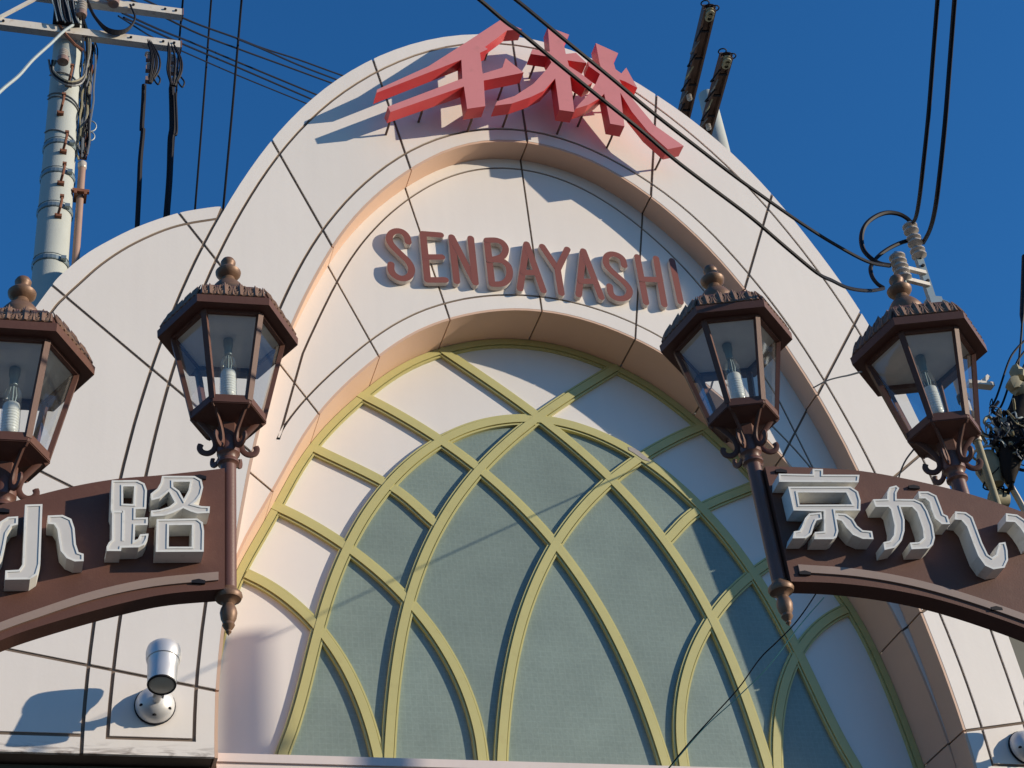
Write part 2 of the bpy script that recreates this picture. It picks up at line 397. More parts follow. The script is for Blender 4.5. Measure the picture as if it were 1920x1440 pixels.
C=[(-3.21, 6.91), (-3.211, 7.081), (-3.208, 7.252), (-3.202, 7.423), (-3.192, 7.594), (-3.178, 7.765), (-3.163, 7.935), (-3.144, 8.106), (-3.125, 8.276), (-3.105, 8.446), (-3.083, 8.615), (-3.06, 8.785), (-3.035, 8.954),
 (-3.009, 9.124), (-2.981, 9.293), (-2.952, 9.461), (-2.924, 9.63), (-2.889, 9.798), (-2.855, 9.965), (-2.819, 10.133), (-2.775, 10.298), (-2.733, 10.464), (-2.683, 10.627), (-2.635, 10.792), (-2.582, 10.954),
 (-2.526, 11.116), (-2.47, 11.278), (-2.411, 11.438), (-2.348, 11.598), (-2.282, 11.755), (-2.211, 11.911), (-2.135, 12.065), (-2.054, 12.215), (-1.967, 12.363), (-1.876, 12.508), (-1.779, 12.649), (-1.676, 12.786),
 (-1.568, 12.919), (-1.455, 13.047), (-1.335, 13.169), (-1.209, 13.285), (-1.075, 13.392), (-0.935, 13.489), (-0.787, 13.576), (-0.632, 13.649), (-0.471, 13.707), (-0.306, 13.75), (-0.137, 13.776), (0.034, 13.784),
 (0.205, 13.774), (0.373, 13.744), (0.538, 13.697), (0.697, 13.635), (0.851, 13.559), (0.998, 13.472), (1.14, 13.377), (1.276, 13.273), (1.406, 13.161), (1.529, 13.042), (1.644, 12.916), (1.753, 12.783), (1.855, 12.646),
 (1.95, 12.504), (2.041, 12.358), (2.126, 12.21), (2.208, 12.06), (2.286, 11.907), (2.359, 11.752), (2.428, 11.596), (2.492, 11.437), (2.552, 11.277), (2.609, 11.115), (2.663, 10.953), (2.713, 10.789), (2.762, 10.625),
 (2.808, 10.46), (2.853, 10.295), (2.893, 10.129), (2.931, 9.962), (2.967, 9.795), (3.001, 9.627), (3.034, 9.459), (3.066, 9.291), (3.098, 9.122), (3.127, 8.954), (3.155, 8.785), (3.181, 8.616), (3.205, 8.446),
 (3.227, 8.276), (3.246, 8.106), (3.263, 7.936), (3.276, 7.765), (3.287, 7.594), (3.295, 7.423), (3.299, 7.252), (3.3, 7.081), (3.296, 6.91)]
D=[(-3.052, 6.91), (-3.054, 7.076), (-3.052, 7.242), (-3.049, 7.407), (-3.039, 7.573), (-3.027, 7.738), (-3.012, 7.903), (-2.991, 8.068), (-2.971, 8.232), (-2.951, 8.397), (-2.927, 8.561), (-2.905, 8.725), (-2.882, 8.89),
 (-2.857, 9.054), (-2.831, 9.217), (-2.805, 9.381), (-2.775, 9.544), (-2.744, 9.707), (-2.71, 9.869), (-2.674, 10.031), (-2.636, 10.193), (-2.596, 10.353), (-2.555, 10.514), (-2.509, 10.673), (-2.46, 10.832),
 (-2.408, 10.989), (-2.352, 11.146), (-2.294, 11.301), (-2.232, 11.455), (-2.168, 11.608), (-2.101, 11.759), (-2.031, 11.909), (-1.956, 12.057), (-1.875, 12.202), (-1.788, 12.343), (-1.695, 12.481), (-1.597, 12.614),
 (-1.493, 12.743), (-1.383, 12.868), (-1.269, 12.988), (-1.15, 13.103), (-1.025, 13.213), (-0.895, 13.315), (-0.756, 13.406), (-0.61, 13.484), (-0.456, 13.545), (-0.296, 13.589), (-0.133, 13.615), (0.033, 13.623),
 (0.198, 13.613), (0.362, 13.585), (0.521, 13.54), (0.675, 13.479), (0.822, 13.402), (0.962, 13.313), (1.094, 13.213), (1.22, 13.105), (1.34, 12.99), (1.453, 12.869), (1.561, 12.743), (1.663, 12.613), (1.76, 12.478),
 (1.851, 12.339), (1.936, 12.197), (2.016, 12.052), (2.092, 11.904), (2.162, 11.754), (2.23, 11.603), (2.294, 11.45), (2.357, 11.297), (2.417, 11.142), (2.475, 10.987), (2.53, 10.83), (2.58, 10.672), (2.627, 10.513),
 (2.669, 10.353), (2.711, 10.192), (2.745, 10.03), (2.781, 9.868), (2.812, 9.705), (2.845, 9.543), (2.875, 9.38), (2.904, 9.217), (2.934, 9.054), (2.96, 8.89), (2.986, 8.726), (3.011, 8.562), (3.033, 8.398),
 (3.053, 8.233), (3.072, 8.069), (3.089, 7.904), (3.103, 7.738), (3.115, 7.573), (3.124, 7.407), (3.128, 7.242), (3.13, 7.076), (3.128, 6.91)]
E=[(-2.505, 9.93), (-2.429, 10.242), (-2.353, 10.554), (-2.277, 10.866), (-2.244, 10.957), (-2.211, 11.048), (-2.176, 11.139), (-2.142, 11.229), (-2.107, 11.32), (-2.072, 11.41), (-2.036, 11.5), (-2.0, 11.59),
 (-1.962, 11.679), (-1.924, 11.768), (-1.884, 11.857), (-1.842, 11.944), (-1.799, 12.031), (-1.753, 12.116), (-1.706, 12.201), (-1.656, 12.284), (-1.604, 12.366), (-1.55, 12.446), (-1.494, 12.525), (-1.436, 12.603),
 (-1.376, 12.679), (-1.313, 12.753), (-1.249, 12.825), (-1.183, 12.896), (-1.114, 12.964), (-1.043, 13.03), (-0.97, 13.094), (-0.894, 13.154), (-0.815, 13.211), (-0.734, 13.264), (-0.65, 13.312), (-0.563, 13.355),
 (-0.474, 13.392), (-0.382, 13.423), (-0.288, 13.448), (-0.193, 13.466), (-0.097, 13.476), (0.0, 13.48), (0.097, 13.476), (0.193, 13.466), (0.288, 13.448), (0.382, 13.423), (0.474, 13.392), (0.563, 13.355),
 (0.65, 13.312), (0.734, 13.264), (0.815, 13.211), (0.894, 13.154), (0.97, 13.094), (1.043, 13.03), (1.114, 12.964), (1.183, 12.896), (1.249, 12.825), (1.313, 12.753), (1.376, 12.679), (1.436, 12.603), (1.494, 12.525),
 (1.55, 12.446), (1.604, 12.366), (1.656, 12.284), (1.706, 12.201), (1.753, 12.116), (1.799, 12.031), (1.842, 11.944), (1.884, 11.857), (1.924, 11.768), (1.962, 11.679), (2.0, 11.59), (2.036, 11.5), (2.072, 11.41),
 (2.107, 11.32), (2.142, 11.229), (2.176, 11.139), (2.211, 11.048), (2.244, 10.957), (2.277, 10.866), (2.353, 10.554), (2.429, 10.242), (2.505, 9.93)]
F=[(-2.514, 9.93), (-2.489, 9.994), (-2.459, 10.057), (-2.427, 10.118), (-2.393, 10.177), (-2.356, 10.236), (-2.319, 10.294), (-2.28, 10.351), (-2.24, 10.407), (-2.199, 10.463), (-2.157, 10.518), (-2.115, 10.572),
 (-2.071, 10.626), (-2.028, 10.679), (-1.983, 10.732), (-1.938, 10.784), (-1.893, 10.836), (-1.847, 10.888), (-1.801, 10.939), (-1.754, 10.99), (-1.707, 11.04), (-1.658, 11.089), (-1.609, 11.138), (-1.559, 11.185),
 (-1.508, 11.231), (-1.456, 11.277), (-1.403, 11.32), (-1.348, 11.363), (-1.293, 11.403), (-1.236, 11.443), (-1.178, 11.48), (-1.119, 11.516), (-1.058, 11.549), (-0.997, 11.581), (-0.935, 11.611), (-0.872, 11.639),
 (-0.808, 11.665), (-0.744, 11.69), (-0.678, 11.712), (-0.612, 11.732), (-0.546, 11.75), (-0.479, 11.767), (-0.411, 11.781), (-0.343, 11.793), (-0.275, 11.803), (-0.207, 11.811), (-0.138, 11.817), (-0.069, 11.82),
 (0.0, 11.821), (0.069, 11.82), (0.138, 11.817), (0.207, 11.811), (0.275, 11.803), (0.343, 11.793), (0.411, 11.781), (0.479, 11.767), (0.546, 11.75), (0.612, 11.732), (0.678, 11.712), (0.744, 11.69), (0.808, 11.665),
 (0.872, 11.639), (0.935, 11.611), (0.997, 11.581), (1.058, 11.549), (1.119, 11.516), (1.178, 11.48), (1.236, 11.443), (1.293, 11.403), (1.348, 11.363), (1.403, 11.32), (1.456, 11.277), (1.508, 11.231), (1.559, 11.185),
 (1.609, 11.138), (1.658, 11.089), (1.707, 11.04), (1.754, 10.99), (1.801, 10.939), (1.847, 10.888), (1.893, 10.836), (1.938, 10.784), (1.983, 10.732), (2.028, 10.679), (2.071, 10.626), (2.115, 10.572), (2.157, 10.518),
 (2.199, 10.463), (2.24, 10.407), (2.28, 10.351), (2.319, 10.294), (2.356, 10.236), (2.393, 10.177), (2.427, 10.118), (2.459, 10.057), (2.489, 9.994), (2.514, 9.93)]
G=[(-3.131, 6.91), (-3.127, 7.039), (-3.12, 7.168), (-3.111, 7.297), (-3.1, 7.426), (-3.087, 7.554), (-3.072, 7.682), (-3.056, 7.81), (-3.038, 7.938), (-3.018, 8.066), (-2.997, 8.193), (-2.972, 8.32), (-2.945, 8.446),
 (-2.914, 8.572), (-2.879, 8.696), (-2.837, 8.818), (-2.79, 8.938), (-2.737, 9.056), (-2.681, 9.172), (-2.624, 9.289), (-2.568, 9.405), (-2.513, 9.522), (-2.459, 9.639), (-2.405, 9.756), (-2.351, 9.873), (-2.293, 9.989),
 (-2.231, 10.102), (-2.165, 10.213), (-2.094, 10.321), (-2.019, 10.426), (-1.94, 10.528), (-1.858, 10.628), (-1.773, 10.725), (-1.686, 10.821), (-1.597, 10.914), (-1.506, 11.006), (-1.411, 11.094), (-1.313, 11.177),
 (-1.209, 11.255), (-1.101, 11.325), (-0.989, 11.389), (-0.873, 11.446), (-0.755, 11.497), (-0.633, 11.542), (-0.51, 11.58), (-0.385, 11.61), (-0.257, 11.633), (-0.129, 11.646), (0.0, 11.65), (0.129, 11.646),
 (0.257, 11.633), (0.385, 11.61), (0.51, 11.58), (0.633, 11.542), (0.755, 11.497), (0.873, 11.446), (0.989, 11.389), (1.101, 11.325), (1.209, 11.255), (1.313, 11.177), (1.411, 11.094), (1.506, 11.006), (1.597, 10.914),
 (1.686, 10.821), (1.773, 10.725), (1.858, 10.628), (1.94, 10.528), (2.019, 10.426), (2.094, 10.321), (2.165, 10.213), (2.231, 10.102), (2.293, 9.989), (2.351, 9.873), (2.405, 9.756), (2.459, 9.639), (2.513, 9.522),
 (2.568, 9.405), (2.624, 9.289), (2.681, 9.172), (2.737, 9.056), (2.79, 8.938), (2.837, 8.818), (2.879, 8.696), (2.914, 8.572), (2.945, 8.446), (2.972, 8.32), (2.997, 8.193), (3.018, 8.066), (3.038, 7.938),
 (3.056, 7.81), (3.072, 7.682), (3.087, 7.554), (3.1, 7.426), (3.111, 7.297), (3.12, 7.168), (3.127, 7.039), (3.131, 6.91)]
JL={1: ((-1.525, 14.56), (-0.906, 11.45)), 2: ((-2.585, 13.256), (-1.592, 10.908)), 3: ((-3.45, 12.2), (-2.14, 10.2)), 4: ((-4.45, 11.155), (-2.55, 9.38)), 5: ((-4.6, 9.36), (-2.6, 8.33)), 6: ((-4.7, 7.74), (-2.9, 7.42))}
JR={1: ((1.55, 14.6), (0.92, 11.45)), 2: ((2.617, 13.323), (1.6, 10.93)), 3: ((3.287, 11.876), (2.121, 10.101)), 4: ((3.62, 10.28), (2.6, 9.45)), 5: ((3.9, 9.0), (2.6, 8.2)), 6: ((3.95, 7.48), (2.7, 7.28))}
WING=[(-3.011, 12.28), (-3.121, 12.253), (-3.417, 12.134), (-3.755, 11.922), (-4.011, 11.708), (-4.204, 11.514), (-4.389, 11.26), (-4.46, 11.12), (-4.56, 10.9), (-4.8, 10.35), (-5.0, 9.7), (-5.15, 8.9), (-5.25, 8.0),
 (-5.3, 6.91)]
WINGIN=[(-3.06, 12.11), (-3.354, 11.997), (-3.574, 11.868), (-3.829, 11.662), (-4.045, 11.429), (-4.211, 11.197), (-4.324, 11.029), (-4.42, 10.86), (-4.65, 10.3), (-4.84, 9.65), (-4.98, 8.9), (-5.07, 8.0), (-5.12, 6.91)]
LAT={'I': [(0.0, 10.693), (0.201, 10.679), (0.399, 10.637), (0.594, 10.568), (0.782, 10.474), (0.962, 10.355), (1.133, 10.216), (1.292, 10.058), (1.439, 9.885), (1.573, 9.699), (1.694, 9.504), (1.8, 9.303), (1.893, 9.1),
       (1.974, 8.896), (2.043, 8.694), (2.103, 8.495), (2.156, 8.298), (2.205, 8.104), (2.254, 7.908), (2.308, 7.707), (2.373, 7.494), (2.454, 7.26)],
 'L2': [(-1.621, 7.262), (-1.577, 7.646), (-1.517, 8.033), (-1.437, 8.416), (-1.329, 8.791), (-1.19, 9.153), (-1.018, 9.499), (-0.813, 9.828), (-0.577, 10.137), (-0.314, 10.426), (-0.027, 10.697), (0.274, 10.951),
        (0.583, 11.191), (0.887, 11.42)],
 'L3': [(-0.704, 7.258), (-0.65, 7.598), (-0.579, 7.938), (-0.487, 8.275), (-0.373, 8.605), (-0.234, 8.923), (-0.07, 9.228), (0.121, 9.516), (0.337, 9.786), (0.577, 10.036), (0.839, 10.265), (1.119, 10.472),
        (1.414, 10.657), (1.72, 10.82)],
 'R35': [(-1.06, 9.46), (-1.455, 9.83), (-2.14, 10.18)],
 'R4': [(-0.858, 7.263), (-0.868, 7.497), (-0.904, 7.725), (-0.963, 7.945), (-1.044, 8.156), (-1.146, 8.359), (-1.267, 8.551), (-1.405, 8.733), (-1.558, 8.903), (-1.726, 9.06), (-1.905, 9.204), (-2.095, 9.335),
        (-2.294, 9.45), (-2.5, 9.55)],
 'R5': [(-1.702, 7.26), (-1.725, 7.409), (-1.757, 7.557), (-1.797, 7.705), (-1.846, 7.851), (-1.903, 7.993), (-1.97, 8.131), (-2.047, 8.263), (-2.133, 8.387), (-2.229, 8.503), (-2.336, 8.61), (-2.453, 8.706),
        (-2.581, 8.79), (-2.72, 8.86)]}
SEN=[(-0.223, 15.006), (-0.004, 14.907), (-0.17, 14.855), (-0.418, 14.569), (-0.437, 14.55), (-0.406, 14.525), (-0.496, 14.451), (-0.496, 14.148), (-0.279, 14.278), (-0.23, 14.428), (-0.058, 14.253), (-0.495, 14.049),
 (-0.513, 13.685), (-0.703, 13.611), (-0.708, 13.923), (-1.477, 13.419), (-1.499, 13.487), (-0.715, 14.035), (-0.702, 14.306), (-1.599, 13.657), (-1.591, 13.703), (-1.048, 14.142), (-0.636, 14.57)]
KI1=[(0.285, 15.012), (0.509, 14.938), (0.431, 14.783), (0.435, 14.631), (0.55, 14.672), (0.649, 14.54), (0.441, 14.537), (0.447, 14.451), (0.557, 14.371), (0.674, 14.254), (0.59, 14.182), (0.507, 14.251), (0.439, 14.3),
 (0.418, 13.782), (0.262, 13.782), (0.272, 14.235), (0.129, 14.029), (-0.024, 13.908), (-0.231, 13.777), (-0.412, 13.712), (-0.384, 13.777), (-0.192, 13.89), (0.027, 14.108), (0.196, 14.352), (0.26, 14.468),
 (0.236, 14.55), (0.048, 14.55), (0.074, 14.627), (0.262, 14.627)]
KI2=[(0.792, 14.869), (1.025, 14.764), (0.951, 14.619), (0.958, 14.509), (1.015, 14.457), (1.083, 14.558), (1.163, 14.273), (1.039, 14.343), (0.978, 14.362), (1.003, 14.257), (1.088, 14.087), (1.267, 13.753), (1.543, 13.51),
 (1.358, 13.432), (1.181, 13.646), (1.048, 13.902), (0.96, 14.163), (0.934, 13.676), (0.783, 13.685), (0.78, 14.112), (0.705, 14.02), (0.576, 13.91), (0.436, 13.83), (0.479, 13.899), (0.595, 14.052), (0.707, 14.245),
 (0.774, 14.4), (0.666, 14.496), (0.664, 14.568), (0.799, 14.492), (0.792, 14.57)]
STUD1=[(-1.442, 13.476), (-1.101, 13.711), (-0.605, 13.674), (-0.243, 14.192), (-0.326, 14.764), (-0.804, 14.07)]
STUD2=[(-0.228, 13.807), (0.344, 13.813), (0.137, 14.584), (0.544, 14.267), (0.584, 13.965), (0.866, 13.716), (1.356, 13.491), (1.109, 14.302), (0.874, 14.492)]
LET=[('S',
  [[(-1.253, 12.265), (-1.264, 12.338), (-1.306, 12.386), (-1.364, 12.387), (-1.418, 12.34), (-1.435, 12.262), (-1.407, 12.192), (-1.342, 12.11), (-1.271, 12.022), (-1.243, 11.937), (-1.264, 11.852), (-1.317, 11.808),
    (-1.374, 11.809), (-1.422, 11.846), (-1.441, 11.9), (-1.436, 11.962)]]),
 ('E', [[(-0.929, 12.403), (-1.102, 12.393), (-1.099, 11.819), (-0.927, 11.843)], [(-1.1, 12.1), (-0.941, 12.123)]]), ('N', [[(-0.818, 11.842), (-0.821, 12.393), (-0.638, 11.848), (-0.633, 12.404)]]),
 ('B',
  [[(-0.475, 11.854), (-0.472, 12.405)], [(-0.469, 12.405), (-0.421, 12.414), (-0.374, 12.418), (-0.326, 12.4), (-0.297, 12.35), (-0.3, 12.29), (-0.336, 12.222), (-0.404, 12.179), (-0.472, 12.159)],
   [(-0.472, 12.155), (-0.405, 12.165), (-0.34, 12.158), (-0.295, 12.111), (-0.284, 12.041), (-0.302, 11.956), (-0.347, 11.892), (-0.402, 11.864), (-0.472, 11.855)]]),
 ('A', [[(-0.202, 11.838), (-0.073, 12.417), (0.029, 11.845)], [(-0.14, 12.045), (-0.019, 12.062)]]), ('Y', [[(0.085, 12.41), (0.206, 12.136), (0.339, 12.411)], [(0.206, 12.136), (0.207, 11.837)]]),
 ('A', [[(0.382, 11.844), (0.504, 12.414), (0.61, 11.842)], [(0.431, 12.017), (0.555, 12.034)]]),
 ('S',
  [[(0.909, 12.288), (0.904, 12.365), (0.862, 12.41), (0.794, 12.418), (0.739, 12.375), (0.721, 12.295), (0.745, 12.222), (0.815, 12.138), (0.885, 12.055), (0.917, 11.975), (0.889, 11.896), (0.822, 11.854),
    (0.754, 11.858), (0.716, 11.906), (0.716, 11.998)]]),
 ('H', [[(1.066, 12.423), (1.065, 11.84)], [(1.263, 12.429), (1.253, 11.837)], [(1.062, 12.131), (1.26, 12.15)]]), ('I', [[(1.432, 12.424), (1.433, 11.895)]])]
ARML={'bot': [(0.02, 6.297), (0.3, 6.253), (0.506, 6.195), (0.772, 6.097), (1.03, 5.989), (1.155, 5.925), (1.302, 5.842)],
 'strip': [(0.065, 6.393), (0.408, 6.33), (0.711, 6.233), (1.006, 6.099), (1.162, 6.022), (1.31, 5.941)],
 'top': [(0.02, 7.075), (0.387, 6.995), (0.616, 6.95), (0.848, 6.88), (1.118, 6.771), (1.216, 6.73), (1.371, 6.653)]}
ARMR={'bot': [(0.019, 6.264), (0.327, 6.258), (0.658, 6.22), (0.982, 6.144), (1.379, 5.999), (1.626, 5.876)],
 'strip': [(0.09, 6.37), (0.434, 6.351), (0.764, 6.296), (1.085, 6.202), (1.416, 6.076), (1.657, 5.969)],
 'top': [(0.025, 7.047), (0.333, 7.05), (0.641, 7.04), (0.987, 6.982), (1.331, 6.896), (1.636, 6.782), (1.853, 6.679)]}
MICHI=[([(0.654, 6.857), (0.519, 6.871), (0.48, 6.853), (0.466, 6.811), (0.467, 6.691), (0.522, 6.684), (0.521, 6.63), (0.456, 6.637), (0.456, 6.589), (0.521, 6.582), (0.521, 6.489), (0.504, 6.5), (0.495, 6.528),
   (0.45, 6.536), (0.454, 6.5), (0.469, 6.466), (0.499, 6.447), (0.587, 6.439), (0.589, 6.418), (0.662, 6.413), (0.664, 6.439), (0.654, 6.466), (0.639, 6.482), (0.644, 6.646), (0.652, 6.67)],
  [[(0.592, 6.824), (0.535, 6.829), (0.535, 6.715), (0.588, 6.713)]]),
 ([(0.388, 6.911), (0.212, 6.926), (0.174, 6.904), (0.165, 6.855), (0.174, 6.808), (0.196, 6.768), (0.219, 6.743), (0.174, 6.733), (0.128, 6.734), (0.13, 6.693), (0.195, 6.684), (0.231, 6.694), (0.271, 6.712),
   (0.316, 6.682), (0.365, 6.657), (0.439, 6.645), (0.442, 6.682), (0.394, 6.693), (0.345, 6.716), (0.317, 6.746), (0.349, 6.813), (0.396, 6.765), (0.441, 6.747), (0.446, 6.79), (0.411, 6.827), (0.395, 6.865)],
  [[(0.327, 6.878), (0.237, 6.886), (0.244, 6.83), (0.269, 6.772), (0.294, 6.822), (0.326, 6.847)]]),
 ([(0.41, 6.631), (0.195, 6.653), (0.166, 6.631), (0.158, 6.577), (0.159, 6.447), (0.41, 6.427)], [[(0.344, 6.598), (0.223, 6.61), (0.223, 6.473), (0.343, 6.464)]])]
MICHI_LINES=[[(0.586, 6.673), (0.582, 6.482)], [(0.65, 6.658), (0.588, 6.663)]]
KO=[([(1.091, 6.665), (1.003, 6.676), (0.991, 6.311), (1.002, 6.248), (1.036, 6.217), (1.158, 6.207), (1.16, 6.261), (1.095, 6.27), (1.079, 6.301)], []),
 ([(0.972, 6.608), (0.897, 6.618), (0.851, 6.597), (0.832, 6.541), (0.82, 6.444), (0.804, 6.396), (0.778, 6.388), (0.776, 6.344), (0.821, 6.339), (0.862, 6.356), (0.895, 6.398), (0.909, 6.47), (0.919, 6.526),
   (0.937, 6.556), (0.969, 6.557)],
  []),
 ([(1.12, 6.592), (1.118, 6.543), (1.147, 6.53), (1.167, 6.486), (1.172, 6.418), (1.18, 6.345), (1.208, 6.288), (1.248, 6.258), (1.253, 6.308), (1.226, 6.354), (1.22, 6.43), (1.218, 6.503), (1.208, 6.552),
   (1.171, 6.584)],
  [])]
KYO=[([(0.047, 6.914), (0.258, 6.919), (0.267, 6.958), (0.332, 6.959), (0.323, 6.919), (0.555, 6.928), (0.536, 6.874), (0.037, 6.857)], []),
 ([(0.087, 6.826), (0.478, 6.843), (0.518, 6.81), (0.52, 6.748), (0.501, 6.678), (0.343, 6.672), (0.332, 6.533), (0.311, 6.49), (0.286, 6.477), (0.171, 6.473), (0.185, 6.521), (0.242, 6.528), (0.271, 6.664),
   (0.086, 6.663)],
  [[(0.137, 6.788), (0.442, 6.8), (0.459, 6.718), (0.132, 6.704)]]),
 ([(0.255, 6.657), (0.179, 6.647), (0.147, 6.615), (0.112, 6.553), (0.094, 6.529), (0.059, 6.522), (0.041, 6.475), (0.121, 6.479), (0.163, 6.508), (0.191, 6.565), (0.214, 6.601), (0.251, 6.612)], []),
 ([(0.348, 6.657), (0.407, 6.653), (0.443, 6.621), (0.458, 6.574), (0.485, 6.545), (0.542, 6.54), (0.538, 6.486), (0.471, 6.486), (0.417, 6.512), (0.386, 6.561), (0.37, 6.604), (0.338, 6.615)], [])]
KA=[([(0.703, 6.813), (0.726, 6.848), (0.772, 6.862), (0.787, 6.844), (0.761, 6.807), (0.751, 6.766), (0.863, 6.769), (0.91, 6.745), (0.927, 6.691), (0.935, 6.591), (0.924, 6.505), (0.899, 6.457), (0.867, 6.433),
   (0.756, 6.423), (0.757, 6.467), (0.817, 6.474), (0.853, 6.503), (0.864, 6.569), (0.858, 6.679), (0.836, 6.714), (0.762, 6.712), (0.764, 6.623), (0.744, 6.546), (0.71, 6.48), (0.655, 6.431), (0.586, 6.413),
   (0.592, 6.465), (0.636, 6.477), (0.67, 6.516), (0.691, 6.582), (0.696, 6.692), (0.685, 6.709), (0.603, 6.706), (0.599, 6.758), (0.69, 6.764)],
  []),
 ([(0.905, 6.826), (0.968, 6.828), (1.014, 6.801), (1.021, 6.728), (1.024, 6.673), (1.047, 6.66), (1.047, 6.604), (0.996, 6.602), (0.962, 6.639), (0.955, 6.697), (0.957, 6.753), (0.937, 6.779), (0.896, 6.776)], [])]
IH=[([(1.105, 6.693), (1.171, 6.69), (1.206, 6.658), (1.211, 6.581), (1.217, 6.477), (1.23, 6.402), (1.251, 6.384), (1.282, 6.403), (1.325, 6.483), (1.367, 6.491), (1.364, 6.434), (1.348, 6.368), (1.31, 6.316),
   (1.236, 6.303), (1.191, 6.326), (1.165, 6.391), (1.157, 6.484), (1.151, 6.589), (1.128, 6.634), (1.085, 6.637)],
  []),
 ([(1.432, 6.693), (1.503, 6.686), (1.546, 6.648), (1.577, 6.574), (1.571, 6.497), (1.522, 6.484), (1.515, 6.534), (1.496, 6.591), (1.473, 6.633), (1.415, 6.634)], [])]
ARM={'L': ((-3.472, -4.0), (-1.0, 0.0, 0.0), (-0.0, -1.0, -0.0)), 'R': ((-0.425, -4.48), (0.998, -0.07, 0.0), (-0.07, -0.998, 0.0))}
TG={'boot0': (1.567, -3.95, 7.374),
 'boot1': (1.662, -3.95, 7.369),
 'br': (1.735, -4.0, 8.294),
 'cl0': (1.58, -4.0, 7.696),
 'cl1': (1.572, -4.0, 7.575),
 'cl2': (1.577, -4.0, 7.447),
 'sl0': (1.662, -4.0, 7.54),
 'sl1': (1.705, -4.0, 7.416),
 'sl2': (1.747, -4.0, 7.232),
 'sp0': (2.094, -4.1, 8.362),
 'sp1': (1.892, -4.1, 7.996),
 'sp2': (1.745, -4.1, 7.738),
 'sp3': (1.65, -4.1, 7.514),
 'sp4': (1.633, -4.1, 7.407),
 't0': (1.694, -4.05, 8.057),
 't1': (1.775, -4.05, 8.156),
 'tube0': (1.69, -3.95, 8.106),
 'tube1': (1.673, -3.95, 7.748),
 'u0': (1.926, -4.1, 8.436),
 'u1': (2.031, -4.1, 8.567),
 'u2': (2.183, -4.1, 8.706),
 'v0': (1.994, -4.1, 8.397),
 'v1': (2.095, -4.1, 8.647),
 'v2': (2.189, -4.1, 8.902),
 'v3': (2.394, -4.1, 9.491),
 'wr1': (1.928, -4.15, 8.305),
 'wr2': (1.904, -4.15, 8.165),
 'wr3': (1.877, -4.15, 8.198)}
RRLOC=(0.872, -4.571, 7.986)
